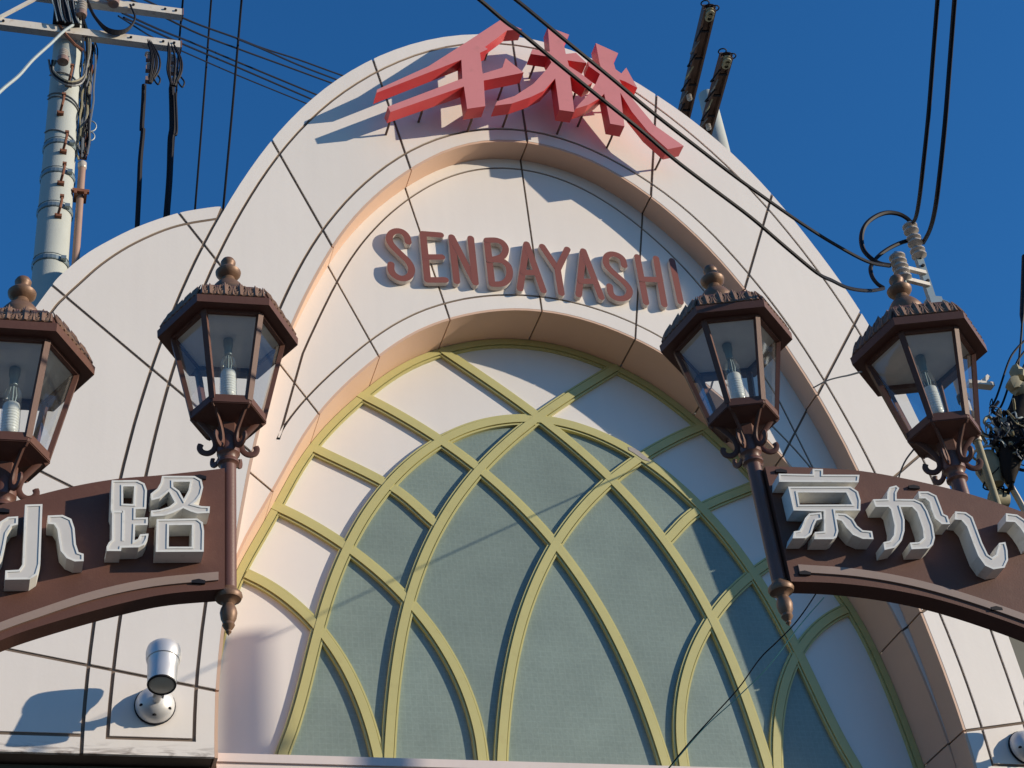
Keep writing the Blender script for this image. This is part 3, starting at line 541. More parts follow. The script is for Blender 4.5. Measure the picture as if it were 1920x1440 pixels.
WR=[('overhead_wire', 'topmost dark wire running from the pole crossarm behind the arch', 0.012, 'blk',
  [(-3.917, 0.1, 15.888), (-3.649, 0.871, 16.689), (-3.035, 1.643, 17.332), (-2.378, 2.414, 18.04), (-1.926, 3.186, 18.804), (-1.283, 3.957, 19.546), (-0.496, 4.729, 20.215), (0.352, 5.5, 20.888)],
  'wires from the left pole passing behind the arch', 'wire'),
 ('overhead_wire', 'dark wire that forks off just below the topmost wire', 0.012, 'blk', [(-2.413, 2.2, 17.786), (-1.978, 2.9, 18.46), (-1.362, 3.6, 19.039), (-0.684, 4.3, 19.634), (0.039, 5.0, 20.201)],
  'wires from the left pole passing behind the arch', 'wire'),
 ('overhead_wire', 'second dark wire from top between pole and arch', 0.012, 'blk',
  [(-3.969, 0.1, 15.809), (-3.796, 0.917, 16.707), (-3.022, 1.733, 17.278), (-2.357, 2.55, 18.007), (-1.627, 3.367, 18.734), (-0.792, 4.183, 19.424), (0.036, 5.0, 20.133)], 'wires from the left pole passing behind the arch', 'wire'),
 ('overhead_wire', 'third dark wire from top between pole and arch', 0.012, 'blk', [(-3.937, 0.1, 15.533), (-3.455, 1.08, 16.472), (-2.98, 2.06, 17.442), (-2.28, 3.04, 18.307), (-1.049, 4.02, 18.968), (-0.065, 5.0, 19.734)],
  'wires from the left pole passing behind the arch', 'wire'),
 ('overhead_wire', 'fourth dark wire from top, just above the thin lowest one', 0.012, 'blk', [(-3.918, 0.1, 15.464), (-3.453, 1.08, 16.402), (-2.979, 2.06, 17.348), (-2.28, 3.04, 18.208), (-1.126, 4.02, 18.869), (-0.072, 5.0, 19.579)],
  'wires from the left pole passing behind the arch', 'wire'),
 ('overhead_wire', 'thin lowest wire of the bundle between pole and arch', 0.009, 'blk', [(-3.973, 0.1, 15.476), (-3.51, 1.08, 16.319), (-2.977, 2.06, 17.218), (-2.281, 3.04, 18.059), (-1.203, 4.02, 18.771), (-0.156, 5.0, 19.487)],
  'wires from the left pole passing behind the arch', 'wire'),
 ('overhead_wire', 'steep wire passing the tip of the white crossarms', 0.013, 'blk', [(-3.121, 1.6, 18.232), (-3.083, 2.2, 18.352), (-3.054, 2.8, 18.093), (-3.02, 3.4, 17.142), (-2.999, 4.0, 16.159)],
  'steep wires crossing the sky left of the arch', 'wire'),
 ('overhead_wire', 'steep wire in the middle of the sky gap left of the arch', 0.013, 'blk', [(-2.789, 1.6, 18.312), (-2.735, 2.2, 18.432), (-2.74, 2.8, 17.151), (-2.744, 3.4, 16.028), (-2.695, 4.0, 16.028)],
  'steep wires crossing the sky left of the arch', 'wire'),
 ('overhead_wire', 'steep wire nearest the left flank of the arch', 0.015, 'blk', [(-2.413, 1.6, 18.404), (-2.356, 2.2, 18.519), (-2.374, 2.8, 17.316), (-2.402, 3.4, 16.101), (-2.352, 4.0, 16.08)],
  'steep wires crossing the sky left of the arch', 'wire'),
 ('overhead_wire', 'pale grey service cable slanting down left from the pole head', 0.014, 'pale',
  [(-4.415, -0.15, 14.967), (-4.517, -0.525, 14.417), (-4.622, -0.9, 13.817), (-4.76, -1.275, 13.169), (-4.859, -1.65, 12.548), (-4.982, -2.025, 11.941), (-5.171, -2.4, 11.151)], None, 'cable'),
 ('drop_cable', 'thick black drop cable hanging under the inner crossarm clamp', 0.026, 'blk',
  [(-3.686, 0.1, 14.504), (-3.685, 0.1, 14.276), (-3.69, 0.1, 13.901), (-3.678, 0.1, 13.859), (-3.692, 0.1, 13.465), (-3.692, 0.1, 13.113), (-3.695, 0.1, 12.566)], 'drop cables hanging from the crossarms', 'cable'),
 ('drop_cable', 'thicker black drop cable bundle hanging at the crossarm tip', 0.034, 'blk', [(-3.412, 0.1, 14.521), (-3.402, 0.1, 14.255), (-3.396, 0.1, 13.956), (-3.409, 0.1, 13.791), (-3.41, 0.1, 13.301), (-3.429, 0.1, 12.743)],
  'drop cables hanging from the crossarms', 'cable'),
 ('drop_cable', 'thin black cable running beside the thicker drop bundle', 0.014, 'blk', [(-3.379, 0.05, 14.398), (-3.364, 0.05, 14.098), (-3.359, 0.05, 13.839), (-3.394, 0.05, 13.788), (-3.4, 0.05, 13.54), (-3.414, 0.05, 12.7)],
  'drop cables hanging from the crossarms', 'cable'),
 ('overhead_wire', 'lower black wire crossing over the red characters to the right', 0.0125, 'blk',
  [(-2.723, -6.6, 8.438), (-2.537, -6.456, 8.491), (-2.356, -6.312, 8.528), (-2.206, -6.169, 8.62), (-1.951, -6.025, 8.582), (-1.662, -5.881, 8.514), (-1.393, -5.737, 8.471), (-1.144, -5.594, 8.426), (-0.867, -5.45, 8.387),
   (-0.556, -5.306, 8.32), (-0.272, -5.162, 8.242), (-0.013, -5.019, 8.201), (0.176, -4.875, 8.288), (0.359, -4.731, 8.381), (0.552, -4.588, 8.501), (0.755, -4.444, 8.644), (0.956, -4.3, 8.81)],
  'wires crossing in front of the arch', 'wire'),
 ('overhead_wire', 'upper black wire crossing over the red characters to the right', 0.0125, 'blk',
  [(-2.534, -6.6, 8.491), (-2.314, -6.408, 8.598), (-2.113, -6.217, 8.708), (-1.879, -6.025, 8.78), (-1.576, -5.833, 8.781), (-1.229, -5.642, 8.725), (-0.851, -5.45, 8.665), (-0.558, -5.258, 8.694), (-0.239, -5.067, 8.714),
   (0.059, -4.875, 8.762), (0.386, -4.683, 8.806), (0.746, -4.492, 8.861), (1.053, -4.3, 9.027)],
  'wires crossing in front of the arch', 'wire'),
 ('overhead_wire', 'left of two black cables rising steeply from the stacked insulators', 0.015, 'blk',
  [(0.583, -6.3, 9.689), (0.743, -6.007, 9.765), (0.82, -5.714, 9.6), (0.866, -5.421, 9.343), (0.915, -5.129, 9.127), (1.054, -4.836, 9.172), (1.215, -4.543, 9.302), (1.394, -4.25, 9.519)], 'black cables rising from the insulators',
  'wire'),
 ('overhead_wire', 'right of two black cables rising steeply from the stacked insulators', 0.0165, 'blk',
  [(0.716, -6.3, 9.721), (0.875, -6.007, 9.795), (0.973, -5.714, 9.684), (0.973, -5.421, 9.289), (1.004, -5.129, 9.021), (1.133, -4.836, 9.048), (1.286, -4.543, 9.179), (1.433, -4.25, 9.345)], 'black cables rising from the insulators',
  'wire'),
 ('jumper_loop', 'large black loop of cable left of the stacked insulators', 0.017, 'blk',
  [(1.394, -4.25, 9.519), (1.356, -4.255, 9.565), (1.292, -4.26, 9.592), (1.193, -4.265, 9.582), (1.08, -4.27, 9.518), (0.976, -4.275, 9.416), (0.914, -4.28, 9.291), (0.898, -4.285, 9.169), (0.937, -4.29, 9.087), (0.99, -4.295, 9.046),
   (1.067, -4.3, 9.034)],
  'jumper loops at the insulators', 'cable'),
 ('jumper_loop', 'small lower black loop of cable over the lantern finial', 0.015, 'blk',
  [(1.452, -4.22, 9.39), (1.371, -4.23, 9.379), (1.258, -4.24, 9.328), (1.124, -4.25, 9.239), (1.01, -4.26, 9.138), (0.928, -4.27, 9.03), (0.907, -4.28, 8.931), (0.924, -4.29, 8.857), (0.958, -4.3, 8.815)], 'jumper loops at the insulators',
  'cable'),
 ('tie_wire', 'thin dark service wire in front of the lower right window panes', 0.0045, 'blk',
  [(0.566, -3.2, 7.058), (0.516, -3.075, 6.984), (0.463, -2.95, 6.922), (0.374, -2.825, 6.852), (0.297, -2.7, 6.795), (0.161, -2.575, 6.634), (0.01, -2.45, 6.494), (-0.162, -2.325, 6.334), (-0.291, -2.2, 6.197)], None, 'wire'),
 ('tie_wire', 'thin turquoise wire in front of the lower right window panes', 0.0035, 'teal', [(0.592, -3.2, 6.999), (0.483, -3.0, 6.895), (0.29, -2.8, 6.681), (0.113, -2.6, 6.54), (-0.061, -2.4, 6.418), (-0.269, -2.2, 6.217)], None,
  'wire'),
 ('tie_wire', 'thin grey wire from the right lantern eave to the wall joint', 0.007, 'grey', [(0.393, -4.6, 7.8), (0.948, -3.622, 8.573), (1.53, -2.645, 9.362), (2.039, -1.668, 10.116), (2.514, -0.69, 10.822)], None, 'wire'),
 ('tie_wire', 'thin wire hanging past the right lantern near the white wall', 0.006, 'grey', [(0.914, -4.2, 7.554), (0.892, -4.1, 7.528), (0.9, -4.0, 7.513), (0.923, -3.9, 7.498)], None, 'wire')]

YF, YP, YL = -0.667, -0.42, 0.0

# ------------------------------------------------------------------ ground and street
g = MB(); g.add([(-400, -400, 0), (400, -400, 0), (400, 400, 0), (-400, 400, 0)], [(0, 1, 2, 3)])
tag(g.build('ground', 'asphalt'), kind='structure')
g = MB(); g.add([(-26, -40, .004), (26, -40, .004), (26, 14, .004), (-26, 14, .004)], [(0, 1, 2, 3)])
tag(g.build('pavement', 'paving'), kind='structure')

# ------------------------------------------------------------------ the arcade gate
gate = thing('arcade_gate', 'white panelled arched arcade gate with peach reveals and olive lattice window', 'building')
full = {'A': A, 'B': B, 'C': C, 'D': D, 'E': E, 'F': F, 'G': G}

def ix(curve, ln, side):
    (x0, z0), (x1, z1) = ln; nx, nz = -(z1 - z0), x1 - x0
    f = [(x - x0) * nx + (z - z0) * nz for x, z in curve]
    best = None
    for i in range(len(curve) - 1):
        if f[i] * f[i + 1] <= 0 and f[i] != f[i + 1]:
            t = i + f[i] / (f[i] - f[i + 1]); xm = curve[i][0]
            if side == 0 or xm * side > 0:
                zz = curve[i][1]; dist = abs(zz - (z0 + z1) / 2) + abs(xm - (x0 + x1) / 2)
                if best is None or dist < best[0]: best = (dist, t)
    return best[1] if best else None
def at_(curve, t):
    i = min(int(t), len(curve) - 2); f = t - i
    return (curve[i][0] + (curve[i + 1][0] - curve[i][0]) * f, curve[i][1] + (curve[i + 1][1] - curve[i][1]) * f)
def sub(curve, t0, t1):
    if t0 > t1: return sub(curve, t1, t0)[::-1]
    return [at_(curve, t0)] + [curve[i] for i in range(int(t0) + 1, int(math.ceil(t1))) if t0 < i < t1] + [at_(curve, t1)]
def near(curve, q):
    best = (1e9, 0)
    for i in range(len(curve) - 1):
        a = np.array(curve[i]); b = np.array(curve[i + 1]); d = b - a
        t = min(max(((np.array(q) - a) @ d) / (d @ d), 0), 1); e = np.hypot(*(a + d * t - np.array(q)))
        if e < best[0]: best = (e, i + t)
    return best[1]

J0 = ((0.012, 15.3), (0.012, 11.5))
def params(curve):
    n = len(curve) - 1
    return [0.0] + [ix(curve, JL[k], -1) for k in (6, 5, 4, 3, 2, 1)] + [ix(curve, J0, 0)] + [ix(curve, JR[k], 1) for k in (1, 2, 3, 4, 5, 6)] + [float(n)]
PA, PB, PC, PD, PG = (params(full[k]) for k in 'ABCDG')
GAP = 0.0135
wall = MB()
# backing behind the cladding: closes the joints
outl = [tuple(q) for q in WING[::-1]]
tj = near(A, (-3.03, 12.2))
outl = outl + sub(A, tj + 0.3, len(A) - 1)
back = outl + D[::-1]
wall.prism(inset(back, 0.02), YF + 0.013, YF + 0.55)
wallo = wall.build('wall', 'joint', gate)
def cell(poly, y, th=0.03, m='wall', name='wall_panel', gap=GAP, parent=None):
    poly = clean(poly)
    if abs(area(poly)) < 0.002: return
    b = MB(); b.prism(inset(poly, gap), y, y + th)
    return b.build(name, m, parent or wallo)
zb = 7.05
for i in range(14):
    last = i in (0, 13)
    if not last:
        for (c1, p1), (c2, p2) in (((A, PA), (B, PB)), ((B, PB), (C, PC)), ((C, PC), (D, PD))):
            cell(sub(c1, p1[i], p1[i + 1]) + sub(c2, p2[i + 1], p2[i]), YF)
    else:
        j = 1 if i == 0 else 13
        s = -1 if i == 0 else 1
        ln = ((-5, zb), (5, zb))
        b7, c7 = ix(B, ln, s), ix(C, ln, s)
        e = 0 if i == 0 else 14
        cell(sub(B, PB[j], b7) + sub(C, c7, PC[j]), YF)
        cell(sub(A, PA[j], PA[e]) + sub(D, PD[e], PD[j]) + sub(C, PC[j], c7) + sub(B, b7, PB[j]), YF, m='wall_grimy')
# left wing
WI = crom(WINGIN, 4); WO = crom(WING, 4)
wj = {k: (ix(WO, JL[k], -1), ix(WI, JL[k], -1), ix(A, JL[k], -1)) for k in (3, 4, 5, 6)}
h7 = ((-6, 7.062), (-3, 7.062))
wj[7] = (ix(WO, h7, -1), ix(WI, h7, -1), ix(A, h7, -1))
wj[2] = (0.0, 0.0, near(A, WING[0]))
wj[8] = (len(WO) - 1.0, len(WI) - 1.0, 0.0)
for a, b in ((2, 3), (3, 4), (4, 5), (5, 6), (6, 7), (7, 8)):
    mm = 'wall_grimy' if b == 8 else 'wall'
    (o0, i0, a0), (o1, i1, a1) = wj[a], wj[b]
    cell(sub(WO, o0, o1) + sub(WI, i1, i0), YF + 0.004, m=mm)
    if a == 2: a0 = near(A, WINGIN[0])
    cell(sub(WI, i0, i1) + sub(A, a1, a0), YF + 0.004, m=mm)
# recessed lettering panel
pb = MB()
def outward(curve, d):
    o = []
    for k, (x, z) in enumerate(curve):
        a = np.array(curve[max(k - 1, 0)]); b = np.array(curve[min(k + 1, len(curve) - 1)]); t = b - a; t = t / np.hypot(*t)
        o.append((x - t[1] * d, z + t[0] * d))
    return o
D2 = outward(D, 0.06); G2 = outward(G, 0.05)
D3 = []
for (x, z), (gx, gz) in zip(D2, D2):
    t = near(G2, (x, z)); q = at_(G2, t)
    inside = math.hypot(x, z - 7) < math.hypot(q[0], q[1] - 7)
    D3.append(q if inside else (x, z))
pb.prism(D3 + G[::-1], YP + 0.013, YP + 0.40)
pb.build('recess_wall', 'joint', gate)
P3 = params(D3)
PE = [None] * 15; PF = [None] * 15
for i in range(4, 11):
    k = [None, 6, 5, 4, 3, 2, 1, 0, 1, 2, 3, 4, 5, 6][i]
    ln = J0 if i == 7 else (JL[k] if i < 7 else JR[k]); s = 0 if i == 7 else (-1 if i < 7 else 1)
    PE[i] = ix(E, ln, s); PF[i] = ix(F, ln, s)
for i in range(4, 10):
    for (c1, p1), (c2, p2) in (((D3, P3), (E, PE)), ((E, PE), (F, PF)), ((F, PF), (G, PG))):
        cell(sub(c1, p1[i], p1[i + 1]) + sub(c2, p2[i + 1], p2[i]), YP, name='recess_panel', gap=0.0105)
for s, i, j in ((-1, 4, 3), (1, 10, 11)):
    e = 0.0 if s < 0 else float(len(E) - 1); f = 0.0 if s < 0 else float(len(F) - 1)
    cell(sub(E, PE[i], e) + sub(F, f, PF[i]), YP, name='recess_panel', gap=0.0105)
    cell(sub(D3, P3[i], P3[j]) + sub(G, PG[j], PG[i]) + sub(F, PF[i], f) + sub(E, e, PE[i]), YP, name='recess_panel', gap=0.0105)
for i in (1, 2, 11, 12):
    cell(sub(D3, P3[i], P3[i + 1]) + sub(G, PG[i + 1], PG[i]), YP, name='recess_panel', gap=0.0105)
# reveals
def reveal(curve, t0, t1, y0, y1):
    pts = sub(curve, t0, t1); L = sum(math.hypot(pts[k + 1][0] - pts[k][0], pts[k + 1][1] - pts[k][1]) for k in range(len(pts) - 1))
    if L < 0.05: return
    dt = (t1 - t0) * 0.008 / L; pts = sub(curve, t0 + dt, t1 - dt)
    inn = outward(pts, -0.012); outp = outward(pts, 0.012)
    b = MB(); b.prism(inn + outp[::-1], y0, y1)
    b.build('reveal_panel', 'peach', wallo, smooth=True)
for i in range(14):
    reveal(D, PD[i], PD[i + 1], YF + 0.002, YP - 0.002)
    reveal(G, PG[i], PG[i + 1], YP + 0.002, YL + 0.12)

# ---- arched window
def bar_profile(path, w, y, name, parent, m='olive', right=None, left=None):
    hl = w / 2 if left is None else left; hr = w / 2 if right is None else right
    prof = [(-hl, .055), (-hl, .012), (-hl + .015, .012), (-hl + .015, .024), (-hl + .023, .024), (-hl + .023, 0),
            (hr - .023, 0), (hr - .023, .024), (hr - .015, .024), (hr - .015, .012), (hr, .012), (hr, .055)]
    k = len(prof); V = []; Fc = []
    P = [np.array(q, float) for q in path]
    for i, q in enumerate(P):
        t = P[min(i + 1, len(P) - 1)] - P[max(i - 1, 0)]; t /= np.hypot(*t); nn = np.array((t[1], -t[0]))
        for o, d in prof: V.append((q[0] + nn[0] * o, y + d, q[1] + nn[1] * o))
    for i in range(len(P) - 1):
        for j in range(k): Fc.append((i * k + j, i * k + (j + 1) % k, (i + 1) * k + (j + 1) % k, (i + 1) * k + j))
    Fc += [tuple(range(k)), tuple(range((len(P) - 1) * k, len(P) * k))]
    b = MB(); b.add(V, Fc); return b.build(name, m, parent)
ZS = 7.0
Gi = sub(G, 1.0, len(G) - 2.0)
window = bar_profile(outward(Gi, -0.045), 0.12, 0.0075, 'arched_window', gate, left=0.052, right=0.055)
def mir(c): return [(-x, z) for x, z in c]
def ext(c): # run the foot of a bar down behind the sill
    (x0, z0), (x1, z1) = c[0], c[1]; return [(x0 + (x0 - x1) * .4, z0 - .25)] + list(c)
lat = {'L2': crom(ext(LAT['L2']), 6), 'L3': crom(ext(LAT['L3']), 6), 'R4': crom(ext(LAT['R4']), 6), 'R5': crom(ext(LAT['R5']), 6), 'R35': crom(LAT['R35'], 6)}
IL = [(-x, z) for x, z in LAT['I'][::-1]]
lat['I'] = crom(ext([(x, z) for x, z in IL]) + LAT['I'][1:] + [(2.48, 7.0)], 6)
lat['R2'] = mir(lat['L2']); lat['R3'] = mir(lat['L3']); lat['L4'] = mir(lat['R4']); lat['L5'] = mir(lat['R5']); lat['L35'] = mir(lat['R35'])
for n, k in enumerate(('I', 'L2', 'R2', 'L3', 'R3', 'R4', 'L4', 'R5', 'L5', 'R35', 'L35')):
    bar_profile(lat[k], 0.118, {'L2': .0006, 'R2': .0012, 'I': .002, 'L3': .0028, 'R3': .0034, 'R4': .0042, 'L4': .0048, 'R5': .0056, 'L5': .0062, 'R35': .0095, 'L35': .0095}[k], 'mullion', window)
def seg(k, a, b): c = lat[k] if isinstance(k, str) else k; return sub(c, near(c, a), near(c, b))
N0 = (0, 10.728); N1 = (-.96, 10.36); N2 = (-1.455, 9.83); N3 = (-1.825, 9.14); N4 = (-2.15, 8.42); IB = (-2.47, 7.0)
M1 = (-.62, 10.065); M2 = (-1.06, 9.46); M3 = (-1.37, 8.70); C0 = (0, 9.385)
O0 = (-.887, 11.42); O1 = (-1.72, 10.82); O2 = (-2.14, 10.18); O3 = (-2.5, 9.55); O4 = (-2.72, 8.86); OB = (-3.1, 7.0)
b2 = (-1.63, 7.0); b5 = (-1.69, 7.0); b4 = (-.86, 7.0); b3 = (-.70, 7.0)
cells = []
def chain(*ss):
    o = []
    for s in ss: o += s
    return clean(o)
white = [chain(seg(G, O0, O1), seg('R3', O1, N1), seg('I', N1, N0), seg('R2', N0, O0)),
         chain(seg(G, O1, O2), seg('R35', O2, N2), seg('I', N2, N1), seg('R3', N1, O1)),
         chain(seg(G, O2, O3), seg('R4', O3, N3), seg('I', N3, N2), seg('R35', N2, O2)),
         chain(seg(G, O3, O4), seg('R5', O4, N4), seg('I', N4, N3), seg('R4', N3, O3)),
         chain(seg(G, O4, OB), seg('I', IB, N4), seg('R5', N4, O4))]
green = [chain(seg('I', N0, N1), seg('R3', N1, M1), seg('L2', M1, N0)),
         chain(seg('I', N1, N2), seg('R35', N2, M2), seg('L2', M2, M1), seg('R3', M1, N1)),
         chain(seg('I', N2, N3), seg('R4', N3, M3), seg('L2', M3, M2), seg('R35', M2, N2)),
         chain(seg('I', N3, N4), seg('R5', N4, b5), seg('L2', b2, M3), seg('R4', M3, N3)),
         chain(seg('I', N4, IB), seg('R5', b5, N4)),
         chain(seg('R4', M3, b4), seg('L2', b2, M3)),
         chain(seg('L2', M1, M2), seg('L2', M2, M3), seg('R4', M3, b4), seg('L3', b3, C0), seg('R3', C0, M1))]
topw = chain(seg(G, O0, (.887, 11.42)), seg('L2', (.887, 11.42), N0), seg('R2', N0, O0))
mid1 = chain(seg('L2', N0, M1), seg('R3', M1, C0), seg('L3', C0, (.62, 10.065)), seg('R2', (.62, 10.065), N0))
mid2 = chain(seg('L3', C0, b3), seg('R3', (.70, 7.0), C0))
def pane(poly, m):
    b = MB(); b.prism(inset(poly, 0.002), YL + 0.050, YL + 0.062); b.build('pane', m, window)
for q in white: pane(q, 'white_pane'); pane(mir(q), 'white_pane')
for q in green: pane(q, 'wired_glass'); pane(mir(q), 'wired_glass')
pane(topw, 'white_pane'); pane(mid1, 'wired_glass'); pane(mid2, 'wired_glass')
# bare patch on the inner arch where the paint has come off
cp = [(x + .845, z + 10.405) for x, z in ((0, .055), (.06, .05), (.13, -.01), (.20, -.075), (.19, -.09), (.13, -.075), (.05, -.01), (.0, .02))]
b = MB(); b.prism(cp, -.0012, .004); b.build('bare_patch', 'grey_patch', window)
# sill and lower storey
b = MB(); b.box(-3.02, 3.12, -0.47, 0.15, 6.985, 7.05); b.box(-3.02, 3.12, -0.45, 0.15, 6.955, 6.983); b.box(-3.02, 3.12, -0.46, 0.15, 6.55, 6.953)
b.build('window_sill', 'sill', gate)
b = MB()
b.box(-5.28, -3.06, -0.50, 3.0, 0.0, 6.905); b.box(3.14, 3.86, -0.50, 3.0, 0.0, 6.905)
b.box(-3.05, 3.13, 0.12, 0.4, 5.2, 6.95)
b.build('lower_wall', 'lower_wall', gate)
# roof of the arcade running back behind the gate
b = MB(); rb = [(x * .97, z - .25) for x, z in A]
b.prism(rb, 0.60, 9.0)
b.build('roof', 'concrete', gate)

# ------------------------------------------------------------------ red characters
def stud(b, x, z, y0, y1, mi=1):
    b.tube([(x, y0, z), (x - .01, (y0 + y1) / 2, z - .02), (x, y1, z)], .013, 6, mi)
def red_sign(name, label, polys, studs):
    t = thing(name, label, 'sign character', (np.mean([q[0] for q in polys[0]]), YS0, min(q[1] for q in polys[0])))
    off = Vector(t.location)
    b = MB()
    for k, pl in enumerate(polys): b.prism(clean(pl), YS0 - .002 * k, YS0 + .15 - .002 * k, mi=0, side=1, T=lambda x, y, z: (x - off.x, y - off.y, z - off.z))
    b.build('character_body', ['red_face', 'red_side'], t)
    for x, z in studs:
        s = MB(); s.tube([(x - off.x, .14, z - off.z), (x - off.x, .20, z - off.z - .015), (x - off.x, YF - YS0 + .003, z - off.z - .015)], .012, 6)
        s.build('stud', 'dark_arm', t)
YS0 = YF - 0.34
red_sign('sign_character', 'left red raised character with two sweeping strokes on the arch crown', [SEN], STUD1)
red_sign('sign_character', 'right red raised character made of two tree-like halves on the arch crown', [KI1, KI2], STUD2)

# ------------------------------------------------------------------ brown lettering
def stroke(b, path, w, y0, y1, mi_f=0, mi_s=1):
    P = [np.array(q, float) for q in (crom(path, 4) if len(path) > 5 else path)]
    # rounded polyline outline
    def nrm(a, c): d = c - a; d = d / np.hypot(*d); return np.array((-d[1], d[0]))
    if len(path) <= 5:  # straight strokes: one capsule per segment
        for i in range(len(P) - 1):
            n = nrm(P[i], P[i + 1]); a0 = math.atan2(n[1], n[0]); o = []
            for k in range(9): a = a0 + math.pi * k / 8; o.append((P[i][0] + math.cos(a) * w, P[i][1] + math.sin(a) * w))
            for k in range(9): a = a0 + math.pi + math.pi * k / 8; o.append((P[i + 1][0] + math.cos(a) * w, P[i + 1][1] + math.sin(a) * w))
            b.prism(o, y0 - .0009 * i, y1, mi=mi_f, side=mi_s)
        return
    L = []; Rr = []
    for i in range(len(P)):
        n = nrm(P[max(i - 1, 0)], P[min(i + 1, len(P) - 1)]); L.append(tuple(P[i] + n * w)); Rr.append(tuple(P[i] - n * w))
    n = nrm(P[-2], P[-1]); a0 = math.atan2(n[1], n[0]); capE = [(P[-1][0] + math.cos(a0 - math.pi * k / 8) * w, P[-1][1] + math.sin(a0 - math.pi * k / 8) * w) for k in range(1, 8)]
    n = nrm(P[0], P[1]); a0 = math.atan2(n[1], n[0]) + math.pi; capS = [(P[0][0] + math.cos(a0 - math.pi * k / 8) * w, P[0][1] + math.sin(a0 - math.pi * k / 8) * w) for k in range(1, 8)]
    # quads keep tight bends safe
    V = []; Fc = []; S = []
    for y in (y0, y1):
        for a, c in zip(L, Rr): V += [(a[0], y, a[1]), (c[0], y, c[1])]
    n = len(P); h = 2 * n
    for i in range(n - 1):
        Fc.append((2 * i, 2 * i + 1, 2 * i + 3, 2 * i + 2))
        S += [(2 * i, 2 * i + 2, h + 2 * i + 2, h + 2 * i), (2 * i + 1, h + 2 * i + 1, h + 2 * i + 3, 2 * i + 3), (h + 2 * i, h + 2 * i + 2, h + 2 * i + 3, h + 2 * i + 1)]
    b.add(V, Fc, mi_f); b.add(V, S, mi_s)
    for e, cap, aa, cc in ((P[-1], capE, L[-1], Rr[-1]), (P[0], capS, Rr[0], L[0])):
        b.prism([aa] + cap + [cc], y0, y1, mi=mi_f, side=mi_s)
names = ['first brown letter S at the left end of the curved lettering', 'brown letter E right after the first S', 'brown letter N between E and B', 'brown letter B between N and A',
         'brown letter A between B and Y', 'brown letter Y between the two letters A', 'brown letter A between Y and the second S', 'second brown letter S between A and H', 'brown letter H before the last letter', 'last brown letter I, partly shaded, beside the right lantern finial']
for (ch, strokes), lab in zip(LET, names):
    b = MB()
    for k, s in enumerate(strokes): stroke(b, s, 0.0335, YP - 0.062 - .0017 * k, YP - 0.012)
    o = b.build('sign_letter', ['letter_face', 'letter_side'])
    tag(o, lab, 'letter', 'brown letters on the recessed panel'); recenter(o)
    cx = o.location.x
    for s in strokes[:1]:
        for q in (s[0], s[-1]):
            sb = MB(); sb.tube([(q[0] - o.location.x, YP - .013 - o.location.y, q[1] - o.location.z), (q[0] - o.location.x, YP - o.location.y, q[1] - o.location.z)], .009, 6); sb.build('stud', 'letter_side', o)

# ------------------------------------------------------------------ street sign arms
HT = 0.065
def arm(label, A_, data, prefix, boltpos, flip):
    (px, py), d, n = A_
    d = Vector(d); n = Vector(n)
    t = thing('arched_sign_board', label, 'sign', (px, py, 0), 0, 'brown arched sign arms')
    T = lambda s, y, z: (d.x * s + n.x * y, d.y * s + n.y * y, z)
    top = crom(data['top'], 5); bot = crom(data['bot'], 5)
    for c in (top, bot):
        c.insert(0, (0.03, c[0][1]))
    top = [q for q in top if q[0] >= .03]; bot = [q for q in bot if q[0] >= .03]
    k = max(top[-1][0], bot[-1][0])
    # carry the arched board on, out of view, to its carrying mast
    def more(c):
        (s0, z0), (s1, z1) = c[-6], c[-1]; sl = (z1 - z0) / (s1 - s0); o = list(c); s = s1; z = z1
        while s < 2.6: s += .15; z += sl * .15; sl -= .05; o.append((s, z))
        return o
    top = more(top); bot = more(bot)
    b = MB(); b.prism(clean(top + bot[::-1], 2e-3), HT, -HT, T=T)
    b.build('board', 'brown', t)
    # folded lips along the upper and lower edges
    for c, dz in ((top, -0.006), (bot, 0.006)):
        pass
    st = crom(data['strip'], 5)
    o = [(s, z) for s, z in st]; u = [(s, z - .05) for s, z in st][::-1]
    b = MB(); b.prism(o + u, HT + .012, HT - .004, T=T); b.build('trim_strip', 'strip', t)
    for s, z in boltpos:
        b = MB(); b.prism([(s - .035, z - .008), (s + .035, z - .008), (s + .035, z + .008), (s, z + .018), (s - .035, z + .010)], HT + .014, HT - .004, T=T); b.build('bolt', 'blk', t)
    # mast beyond the frame that carries the arm
    e = bot[-1]; m = MB(); c = T(2.45, 0, 0); m.tube([(c[0], c[1], 0), (c[0], c[1], top[-1][1] + .4)], .06, 16); m.build('mast', 'brown_pole', t, smooth=True)
    return T, t
bl = lambda dt, s, up: None
def zi(c, s):
    c = sorted(c); return float(np.interp(s, [q[0] for q in c], [q[1] for q in c]))
TL, armL = arm('brown arched sign board ending at the left lantern post', ARM['L'], ARML, 'l', [(.17, zi(ARML['top'], .17) - .05), (.17, zi(ARML['bot'], .17) + .05), (1.2, zi(ARML['top'], 1.2) - .05)], -1)
TR, armR = arm('brown arched sign board starting at the right lantern post', ARM['R'], ARMR, 'r', [(.12, zi(ARMR['top'], .12) - .04), (.12, zi(ARMR['bot'], .12) + .05), (.95, zi(ARMR['top'], .95) - .06), (1.25, zi(ARMR['bot'], 1.25) + .06)], 1)

